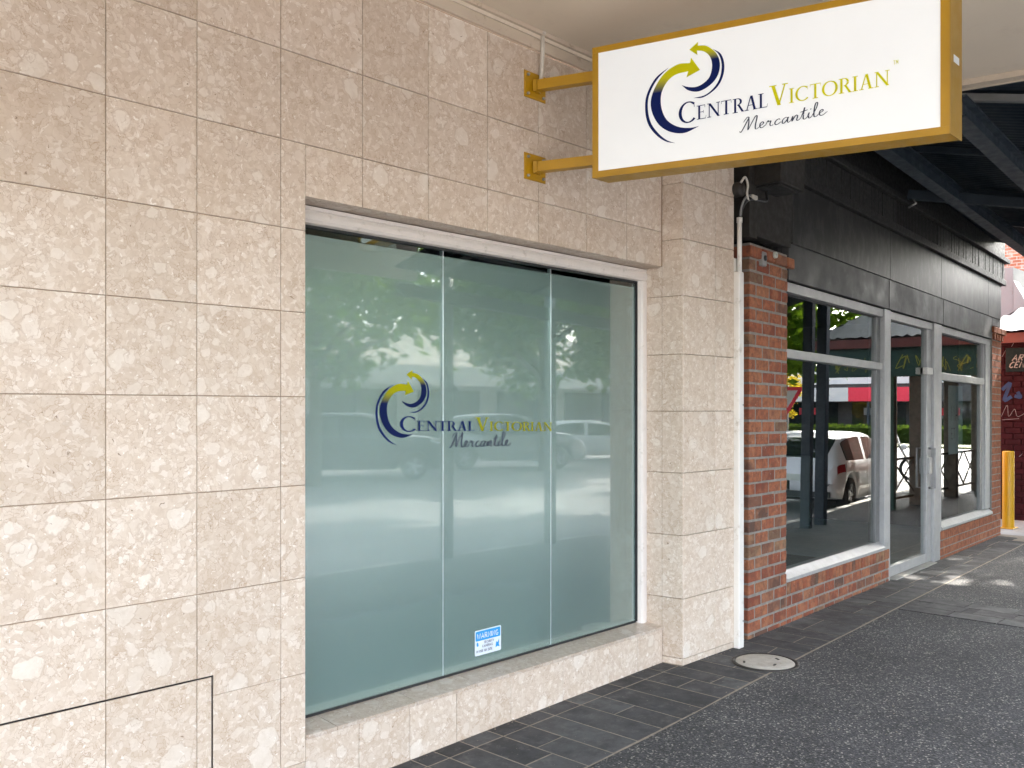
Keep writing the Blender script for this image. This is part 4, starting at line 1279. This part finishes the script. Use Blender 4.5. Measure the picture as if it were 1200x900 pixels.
rl_ = thing('crossed_railing', 'dark metal railing with crossed braces between the verandah posts', 'railing', (14.3, 0, -.08))
pts = [(1.07, -1.48), (2.2, -1.36), (4.05, -1.16), (5.8, -.99), (7.4, -.8)]
for (a, c) in zip(pts, pts[1:]):
    nseg = 2 if c[0] - a[0] > 1.4 else 1
    for z in (.82, .17):
        b = MB(); b.beam((*a, z), (*c, z), .035, .035); b.build('rail', M['timber'], rl_)
    for k in range(nseg):
        u = [a[0] + (c[0] - a[0]) * t for t in (k / nseg, (k + 1) / nseg)]; w = [a[1] + (c[1] - a[1]) * t for t in (k / nseg, (k + 1) / nseg)]
        b = MB(); b.beam((u[0], w[0], .17), (u[1], w[1], .82), .02, .02); b.build('brace', M['timber'], rl_)
        b = MB(); b.beam((u[0], w[0] + .022, .82), (u[1], w[1] + .022, .17), .02, .02); b.build('brace', M['timber'], rl_)
    b = MB(); b.beam((*a, -.02), (*a, .84), .04, .04, (1, 0, 0)); b.build('baluster', M['timber'], rl_)

gs = thing('green_signboard', 'dark green hanging signboard with gold lettering under the verandah eave', 'sign', (14.32, 0, 2.1))
b = MB(); b.cbox(0, .04, .06, .60, .015, .36, .006); b.build('board', M['blackgreen'], gs)
b = MB(); b.cbox(.002, .038, -2.25, .055, -.02, .50, .006); b.build('green_board', M['green'], gs)
def TG(u, v, k): return (-.003 - k, .60 - u, v)
flat(sans('AR', .085, .175, .082, .2, slant=.35), TG, 'gold_lettering', M['goldletter'], gs)
flat(sans('CEN', .045, .075, .082, .2, slant=.35), TG, 'gold_lettering', M['goldletter'], gs)
sw = MB()
rs = random.Random(11)
u = .75
while u < 2.85:
    n_ = rs.choice((3, 4, 5))
    st = cr([(u + rs.uniform(-.06, .08), +.17 + rs.uniform(-.13, .15)) for _ in range(n_)], 5)
    w_ = rs.uniform(.007, .016)
    for j, q in enumerate(ribbon(st, w_)): sw.poly([(-.004 - j * .0001 - rs.random() * .0004, .80 - p[0], p[1]) for p in q])
    u += rs.uniform(.05, .13)
sw.build('yellow_scrollwork', M['yellowletter'], gs)
bl = thing('hanging_bulb', 'small lit warm bulb hanging under the verandah eave', 'lamp', (14.9, -1.55, 2.42))
b = MB(); b.lathe([(0, -.05), (.03, -.045), (.045, -.01), (.03, .03), (.015, .05)], n=14); b.build('bulb', M['bulb'], bl)
b = MB(); b.tube([(0, 0, .05), (0, 0, .24)], .008, 6); b.build('cord', M['cable'], bl)

wb = thing('white_parapet_building', 'white rendered parapet rising behind the corrugated verandah roof', 'building', (16.5, 1.0, -.08))
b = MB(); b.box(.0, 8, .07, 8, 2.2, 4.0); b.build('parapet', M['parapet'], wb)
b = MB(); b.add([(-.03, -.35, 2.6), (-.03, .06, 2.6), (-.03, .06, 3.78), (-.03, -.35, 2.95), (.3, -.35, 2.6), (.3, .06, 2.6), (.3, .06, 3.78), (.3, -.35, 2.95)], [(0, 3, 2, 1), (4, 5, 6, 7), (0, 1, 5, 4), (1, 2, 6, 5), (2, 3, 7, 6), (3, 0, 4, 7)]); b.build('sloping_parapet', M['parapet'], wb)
ob = thing('orange_brick_building', 'tall orange brick building wall in the background above the roofs', 'building', (27, 1.2, -.08))
b = MB(); b.box(0, 8, -.4, 10, 0, 9); b.build('brick_wall', M['farbrick'], ob)
b = MB(); b.box(-.06, 8.06, -.46, 10, 9, 9.2); b.build('coping', M['offwhite'], ob)

# ------------------------------------------------------------------ vehicles (seen mirrored in the glass)
def make_car(name, label, L, W, H, kind, body, loc, heading):
    """x runs from the tail to the nose; built from lofted sections"""
    root = thing(name, label, 'car', loc, heading)
    s = L / 4.2
    if kind == 'hatch':
        KX = [0, .05, .14, .30, .55, .85, 1.4, 2.1, 2.55, 3.25, 3.75, 4.08, 4.2]
        RT = [.62, .92, 1.0, 1.18, 1.36, 1.42, 1.45, 1.43, 1.36, .98, .88, .72, .5]
        BE = [.60, .84, .92, .94, .94, .93, .92, .91, .90, .90, .84, .70, .49]
        rear, wind = (.14, .52), (2.5, 3.22)
    else:
        KX = [0, .05, .12, .25, .42, .7, 1.4, 2.1, 2.55, 3.15, 3.75, 4.08, 4.2]
        RT = [.80, 1.02, 1.15, 1.45, 1.60, 1.66, 1.70, 1.69, 1.60, 1.16, 1.08, .95, .62]
        BE = [.78, 1.00, 1.06, 1.08, 1.08, 1.08, 1.07, 1.06, 1.06, 1.07, 1.03, .90, .60]
        rear, wind = (.12, .36), (2.5, 3.12)
    hs = H / max(RT)
    N = 64
    xs_ = np.linspace(0, 4.2, N)
    sm = lambda a: np.convolve(np.pad(a, 1, 'edge'), [.25, .5, .25], 'valid')
    rt = sm(np.interp(xs_, KX, RT)) * hs; be = sm(np.interp(xs_, KX, BE)) * hs
    hw = W / 2 * np.interp(xs_, [0, .08, .4, 1.0, 3.2, 3.8, 4.1, 4.2], [.72, .90, .985, 1, 1, .965, .86, .66])
    zb = .20 if kind == 'hatch' else .26
    zlow = np.interp(xs_, [0, .1, .6, 3.7, 4.1, 4.2], [.36, .28, zb, zb, .26, .34])
    wr = .315 if kind == 'hatch' else .36
    wx = (.74, 3.35)
    rings = []
    for i, X in enumerate(xs_):
        w = hw[i]; roofw = w * (.80 if rt[i] - be[i] > .08 else .93)
        arch = zlow[i]
        for c in wx:
            if abs(X - c) < wr + .05: arch = max(arch, wr + math.sqrt((wr + .05) ** 2 - (X - c) ** 2))
        lo = arch if arch > zlow[i] else zlow[i]
        p = [(0, zlow[i]), (w * .80, zlow[i] if lo == zlow[i] else lo), (w * .965, lo + .015), (w, max(lo + .05, .42 * hs + .12)), (w * 1.0, max(lo + .07, be[i] - .20)), (w * .985, max(lo + .09, be[i] - .06)), (w * .95, max(lo + .10, be[i])),
             (roofw * 1.03, max(be[i] + .01, rt[i] - .10)), (roofw * .93, max(be[i] + .015, rt[i] - .03)), (roofw * .6, max(be[i] + .02, rt[i] - .008)), (0, max(be[i] + .022, rt[i]))]
        rings.append([(X * s, y, z) for (y, z) in p])
    NR = len(rings[0])
    Q = {'body': [], 'rear_window': [], 'windscreen': [], 'side_window': [], 'side_window2': [], 'tail_light': [], 'tail_light2': [], 'headlight': [], 'headlight2': []}
    for i in range(N - 1):
        xm = (xs_[i] + xs_[i + 1]) / 2
        for j in range(NR - 1):
            for sg_ in (1, -1):
                q = [rings[i][j], rings[i + 1][j], rings[i + 1][j + 1], rings[i][j + 1]]
                q = [(a, y * sg_, z) for (a, y, z) in q]
                if sg_ < 0: q = q[::-1]
                key = 'body'
                if rear[0] < xm < rear[1] and j in (8, 9): key = 'rear_window'
                elif wind[0] < xm < wind[1] and j in (8, 9): key = 'windscreen'
                elif j == 6 and .50 < xm < 2.95 and not (1.62 < xm < 1.72) and not (xm < .8 and kind != 'hatch' and xm < .45): key = 'side_window' if sg_ > 0 else 'side_window2'
                elif .10 < xm < .42 and j == 4: key = 'tail_light' if sg_ > 0 else 'tail_light2'
                elif xm > 3.72 and j == 5 and xm < 4.14: key = 'headlight' if sg_ > 0 else 'headlight2'
                Q[key].append(q)
    def end(i):
        for sg_ in (1, -1):
            q = [(a, y * sg_, z) for (a, y, z) in rings[i]]
            Q['body'].append(q)
    end(0); end(N - 1)
    mats = {'body': body, 'rear_window': M['carglass'], 'windscreen': M['carglass'], 'side_window': M['carglass'], 'side_window2': M['carglass'], 'tail_light': M['redlens'], 'tail_light2': M['redlens'], 'headlight': M['clearlens'], 'headlight2': M['clearlens']}
    for k_, qs in Q.items():
        if not qs: continue
        idx, vv, ff = {}, [], []
        for q in qs:
            f = []
            for p in q:
                kk = tuple(round(c, 4) for c in p)
                if kk not in idx: idx[kk] = len(vv); vv.append(p)
                if idx[kk] not in f: f.append(idx[kk])
            if len(f) > 2: ff.append(f)
        b = MB(); b.add(vv, ff, True); b.build(k_.rstrip('2'), mats[k_], root)
    for c in wx:
        for sg_ in (1, -1):
            b = MB(); b.lathe([(wr * .62, -.10), (wr * .97, -.09), (wr, -.05), (wr, .05), (wr * .97, .09), (wr * .62, .10)], 'y', 28)
            t = b.build('wheel', M['tyre'], root); t.location = (c * s, sg_ * (W / 2 - .115), wr)
            b = MB(); b.lathe([(0, sg_ * .075), (wr * .16, sg_ * .08), (wr * .18, sg_ * .05), (wr * .2, sg_ * .02)], 'y', 16)
            b.lathe([(wr * .56, sg_ * .06), (wr * .66, sg_ * .095), (wr * .68, sg_ * .05)], 'y', 28)
            for k in range(5):
                a = 2 * math.pi * k / 5
                b.beam((wr * .12 * math.cos(a), sg_ * .065, wr * .12 * math.sin(a)), (wr * .62 * math.cos(a), sg_ * .075, wr * .62 * math.sin(a)), wr * .2, .02, (0, 1, 0))
            b.build('rim', M['rim'], t)
    b = MB(); b.box(-.012, .012, -.26, .26, .56 * hs + .02, .56 * hs + .14); b.build('number_plate', M['plate'], root)
    b = MB(); b.box(-.006, .05, -W * .40, W * .40, .30, .40); b.build('rear_valance', M['rubber'], root)
    for c in (wx[0], wx[1]):
        b = MB(); b.box(c * s - wr * .9, c * s + wr * .9, -W / 2 + .2, W / 2 - .2, .2, .2 + wr); b.build('wheel_well', M['rubber'], root)
    for sg_ in (1, -1):
        b = MB(); b.cbox(2.72 * s, 2.86 * s, sg_ * W / 2 + (.02 if sg_ > 0 else -.16), sg_ * W / 2 + (.16 if sg_ > 0 else -.02), .93 * hs, 1.05 * hs, .02); b.build('mirror', body, root)
    return root
make_car('parked_hatchback', 'white hatchback parked at the kerb, reflected in the brick shop window', 4.2, 1.80, 1.46, 'hatch', M['carwhite'], (15.9, -3.35, -.30), 0.01)
make_car('parked_wagon', 'dark four wheel drive parked across the road, reflected in the frosted window', 4.7, 1.9, 1.78, 'suv', M['cardark'], (13.2, -17.9, -.30), math.radians(40))
make_car('parked_wagon', 'silver four wheel drive parked across the road, reflected in the frosted window', 4.6, 1.88, 1.72, 'suv', M['carsilver'], (19.0, -17.8, -.30), math.radians(40))
make_car('parked_hatchback', 'white small car parked across the road beside the silver one', 4.1, 1.75, 1.46, 'hatch', M['carwhite'], (24.5, -18.5, -.30), math.radians(40))
make_car('parked_wagon', 'white four wheel drive parked across the road behind the dark one', 4.7, 1.88, 1.75, 'suv', M['carwhite'], (9.0, -19.5, -.30), math.radians(40))

mb_ = thing('motorbike', 'black and chrome motorbike parked on the road beyond the white hatchback', 'motorbike', (24.3, -4.6, -.30), math.radians(70))
for X in (0, 1.4):
    b = MB(); b.lathe([(.24, -.05), (.30, -.045), (.315, 0), (.30, .045), (.24, .05)], 'y', 24); o = b.build('wheel', M['tyre'], mb_); o.location = (X, 0, .315)
    b = MB(); b.lathe([(.02, -.04), (.06, -.03), (.06, .03), (.02, .04)], 'y', 12)
    for k in range(6):
        a = k * math.pi / 3; b.beam((0, 0, 0), (.25 * math.cos(a), 0, .25 * math.sin(a)), .012, .012, (0, 1, 0))
    b.build('rim', M['rim'], o)
b = MB(); b.tube([(.35, 0, .62), (.6, 0, .82), (.85, 0, .88), (1.02, 0, .80)], [.09, .15, .16, .08], 12); b.build('tank', M['cardark'], mb_)
b = MB(); b.tube([(-.1, 0, .80), (.1, 0, .74), (.38, 0, .70), (.55, 0, .78)], [.06, .12, .13, .08], 12); b.build('seat', M['rubber'], mb_)
b = MB(); b.cbox(.45, .95, -.16, .16, .28, .66, .05); b.build('engine', M['steel'], mb_)
b = MB(); b.tube([(1.4, .08, .315), (1.08, .08, .95)], .025, 8); b.tube([(1.4, -.08, .315), (1.08, -.08, .95)], .025, 8); b.build('fork', M['steel'], mb_)
b = MB(); b.tube([(.92, .38, 1.02), (1.04, .2, 1.0), (1.07, 0, .97), (1.04, -.2, 1.0), (.92, -.38, 1.02)], .016, 8); b.build('handlebar', M['steel'], mb_)
b = MB(); b.lathe([(0, .08), (.08, .06), (.10, 0), (.06, -.06), (0, -.08)], 'z', 14); o = b.build('headlight', M['clearlens'], mb_); o.location = (1.2, 0, .88)
b = MB(); b.add([(1.12, -.2, .95), (1.12, .2, .95), (1.0, .16, 1.28), (1.0, -.16, 1.28)], [(0, 1, 2, 3)]); b.build('windscreen', M['clearlens'], mb_)
b = MB(); b.tube([(.5, -.18, .3), (.2, -.2, .3), (-.3, -.2, .36)], .045, 8); b.build('exhaust', M['steel'], mb_)

gw = thing('give_way_sign', 'red bordered white triangular road sign on a grey pole by the road', 'road sign', (23.2, -6.0, -.30), math.radians(160))
b = MB(); b.tube([(0, 0, 0), (0, 0, 2.5)], .03, 10); b.build('pole', M['steel'], gw)
b = MB(); b.add([(.035, -.42, 2.45), (.035, .42, 2.45), (.035, 0, 1.72), (.045, -.42, 2.45), (.045, .42, 2.45), (.045, 0, 1.72)], [(0, 1, 2), (5, 4, 3), (0, 3, 4, 1), (1, 4, 5, 2), (2, 5, 3, 0)]); b.build('red_plate', M['shopred'], gw)
b = MB(); b.add([(.048, -.26, 2.36), (.048, .26, 2.36), (.048, 0, 1.90)], [(2, 1, 0)]); b.build('white_centre', M['offwhite'], gw)

# ------------------------------------------------------------------ trees, hedge
def crown_mesh(name, R, Hh, clumps, per, size, seed, m):
    rnd = random.Random(seed)
    vs_, fs = [], []
    for _ in range(clumps):
        while True:
            p = Vector((rnd.uniform(-1, 1), rnd.uniform(-1, 1), rnd.uniform(-1, 1)))
            if .25 < p.length < 1: break
        c = Vector((p.x * R, p.y * R, p.z * Hh))
        cr_ = rnd.uniform(.35, .75) * R * .38
        for _ in range(per):
            d = Vector((rnd.gauss(0, .5), rnd.gauss(0, .5), rnd.gauss(0, .4))) * cr_
            a = Vector((rnd.gauss(0, 1), rnd.gauss(0, 1), rnd.gauss(0, .6))).normalized()
            b_ = a.cross(Vector((rnd.gauss(0, 1), rnd.gauss(0, 1), rnd.gauss(0, 1)))).normalized()
            sz = size * rnd.uniform(.6, 1.3)
            o = c + d; n0 = len(vs_)
            vs_ += [o - a * sz, o + b_ * sz * .55 - a * sz * .1, o + a * sz, o - b_ * sz * .55 - a * sz * .1]
            fs.append((n0, n0 + 1, n0 + 2, n0 + 3))
    b = MB(); b.add(vs_, fs)
    return b.mesh(name, m)
CR1 = crown_mesh('crown', 3.4, 2.6, 84, 105, .17, 3, M['leaf'])
CR2 = crown_mesh('crown', 3.8, 3.0, 95, 95, .17, 5, M['leaf'])
CR3 = crown_mesh('crown', 3.0, 3.4, 60, 70, .18, 9, M['leaf2'])
def tree(label, loc, me, hc, scale=1.0, rz=0, name='street_tree', group='street trees'):
    t = thing(name, label, 'tree', loc, rz, group)
    b = MB()
    b.tube([(0, 0, -.05), (.05, .02, hc * .35), (.0, .08, hc * .7), (.06, .05, hc * 1.1)], [.20 * scale, .15 * scale, .12 * scale, .05 * scale], 10)
    for k in range(6):
        a = k * 1.05 + .3; z = hc * (.55 + .07 * k)
        b.tube([(.02, .05, z), (math.cos(a) * .9 * scale, math.sin(a) * .9 * scale, z + .7 * scale), (math.cos(a) * 2.0 * scale, math.sin(a) * 2.0 * scale, z + 1.2 * scale)], [.09 * scale, .06 * scale, .025 * scale], 8)
    b.build('trunk', M['bark'], t)
    o = D.objects.new('crown', me); COL.objects.link(o); o.parent = t; o.location = (0, 0, hc + 1.2 * scale); o.scale = (scale,) * 3
    return t
tree('leafy street tree at the kerb just past the corner verandah', (20.8, -2.9, -.3), CR1, 8.2, 1.05, .4)
tree('leafy street tree by the kerb in front of the brick shop awning end', (15.2, -5.4, -.3), CR2, 5.4, .95, 1.4)
tree('leafy street tree standing beyond the white hatchback', (22.0, -6.4, -.3), CR1, 3.9, .85, 2.6)
tree('leafy tree across the road nearest the dark four wheel drive', (12.5, -15.0, -.3), CR2, 4.6, 1.0, .2)
tree('leafy tree across the road beside the silver four wheel drive', (20.5, -14.6, -.3), CR1, 4.4, 1.2, 2.2)
tree('leafy tree across the road beyond the small white car', (29.5, -15.5, -.3), CR2, 4.6, 1.1, 3.0)
tree('leafy tree far along the opposite side of the road', (41, -17, -.3), CR1, 4.4, 1.2, 1.0)
tree('yellow leaved tree near the far shops', (56, -18.5, -.3), CR3, 2.3, .55, .5, group='far trees')
tree('green tree standing left of the far shops', (62, -4, -.3), CR2, 4.6, 1.2, .9, group='far trees')

hd = MB()
rnd = random.Random(2)
vs_, fs = [], []
for i in range(9000):
    u, w, h = rnd.random(), rnd.random(), rnd.random()
    o = Vector((50 - 1.0 + w * 2.0, -26 + u * 32, -.3 + h * 1.0))
    a = Vector((rnd.gauss(0, 1), rnd.gauss(0, 1), rnd.gauss(0, 1))).normalized(); c = a.orthogonal().normalized()
    n0 = len(vs_); sz = .11
    vs_ += [o - a * sz, o + c * sz * .6, o + a * sz, o - c * sz * .6]; fs.append((n0, n0 + 1, n0 + 2, n0 + 3))
hd.add(vs_, fs)
hr = thing('clipped_hedge', 'low clipped green hedge on the verge before the far shops', 'hedge', (0, 0, 0))
hd.build('foliage', M['hedge'], hr)
b = MB(); b.box(49.3, 50.7, -26, 6, -.3, .55); b.build('hedge_core', M['hedge'], hr)
b = MB(); b.box(45.5, 54, -40, 12, -.5, -.22); tag(b.build('verge', M['grass']), 'grass verge across the intersection', kind='structure')

# ------------------------------------------------------------------ shops across the road and beyond the intersection
fsb = thing('far_shop_row', 'low shop row with white and red fascia signs beyond the hedge', 'shop', (66, -10, -.30))
b = MB(); b.box(0, 8, -26, 22, 0, 3.6); b.build('wall', M['shopdark'], fsb)
b = MB(); b.box(-2.2, 8, -26, 22, 2.62, 2.82); b.build('awning_roof', M['offwhite'], fsb)
b = MB(); b.box(-2.4, -2.2, -26, -6.2, 2.35, 3.3); b.build('white_fascia', M['offwhite'], fsb)
b = MB(); b.box(-2.4, -2.2, -6.19, -2.0, 2.35, 3.3); b.build('red_fascia', M['shopred'], fsb)
b = MB(); b.box(-2.4, -2.2, -1.99, 22, 2.35, 3.3); b.build('grey_fascia', M['fascia_grey'], fsb)
b = MB(); b.box(-.2, 8, -26, 22, 3.6, 5.0); b.build('parapet', M['offwhite'], fsb)
for k in range(12):
    b = MB(); b.cbox(-2.25, -2.1, -25 + k * 4, -24.85 + k * 4, 0, 2.5, .01); b.build('post', M['steelblue'], fsb)
for k in range(10):
    b = MB(); b.box(-.05, .0, -25 + k * 4.6, -21.4 + k * 4.6, .5, 2.3); w = b.build('shop_window', M['carglass'], fsb)
    b = MB(); b.box(-.07, -.052, -24.2 + k * 4.6, -22.6 + k * 4.6, 1.4, 1.9); b.build('window_display', M['shopred' if k % 2 else 'paper'], w)
osb = thing('opposite_shop_row', 'shop row with awnings on the opposite side of the road', 'shop', (20, -27, -.30))
b = MB(); b.box(-40, 40, -10, 0, 0, 5.4); b.build('wall', M['offwhite'], osb)
b = MB(); b.box(-40, 40, 0, 3.2, 3.1, 3.35); b.build('awning_roof', M['soffit'], osb)
b = MB(); b.box(-40, 40, 3.2, 3.3, 2.8, 3.6); b.build('awning_fascia', M['offwhite'], osb)
for k in range(16):
    b = MB(); b.box(-39 + k * 5, -35.2 + k * 5, 0, .05, .5, 2.7); b.build('shop_window', M['shopdark'], osb)
    b = MB(); b.cbox(-39.6 + k * 5, -39.45 + k * 5, 2.9, 3.05, 0, 3.1, .01); b.build('post', M['steelblue'], osb)

# ------------------------------------------------------------------ small litter on the footpath
lt_ = MB(); rnd = random.Random(21)
for i in range(420):
    X = rnd.uniform(3.0, 12.5)
    if rnd.random() < .45: y = edge_y(X) - abs(rnd.gauss(0, .05)) + .02
    else: y = edge_y(X) - rnd.uniform(0, 1.7)
    if y < -2.3: continue
    sz = rnd.uniform(.003, .009)
    a = rnd.uniform(0, 6.28); z = drop(X, y) + .0065
    c, s_ = math.cos(a) * sz, math.sin(a) * sz
    lt_.add([(X - c, y - s_, z), (X + s_ * .5, y - c * .5, z + .001), (X + c, y + s_, z + .0035), (X - s_ * .5, y + c * .5, z + .001)], [(0, 1, 2, 3)])
for i in range(360):                                   # grit and leaf crumbs gathered at the foot of the walls
    X = rnd.uniform(2.2, 12.6)
    yb = 0.0 if X < 4.75 else (-.15 if X < 5.5 else shop_y(X))
    y = yb - .006 - abs(rnd.gauss(0, .022))
    sz = rnd.uniform(.002, .007); a = rnd.uniform(0, 6.28); z = g(X) + .0062
    c, s_ = math.cos(a) * sz, math.sin(a) * sz
    lt_.add([(X - c, y - s_, z), (X + s_ * .6, y - c * .6, z + .001), (X + c, y + s_, z + .004), (X - s_ * .6, y + c * .6, z + .001)], [(0, 1, 2, 3)])
tag(lt_.build('leaf_litter', M['sand']), 'tiny dry leaf and grit litter on the asphalt footpath', kind='stuff')
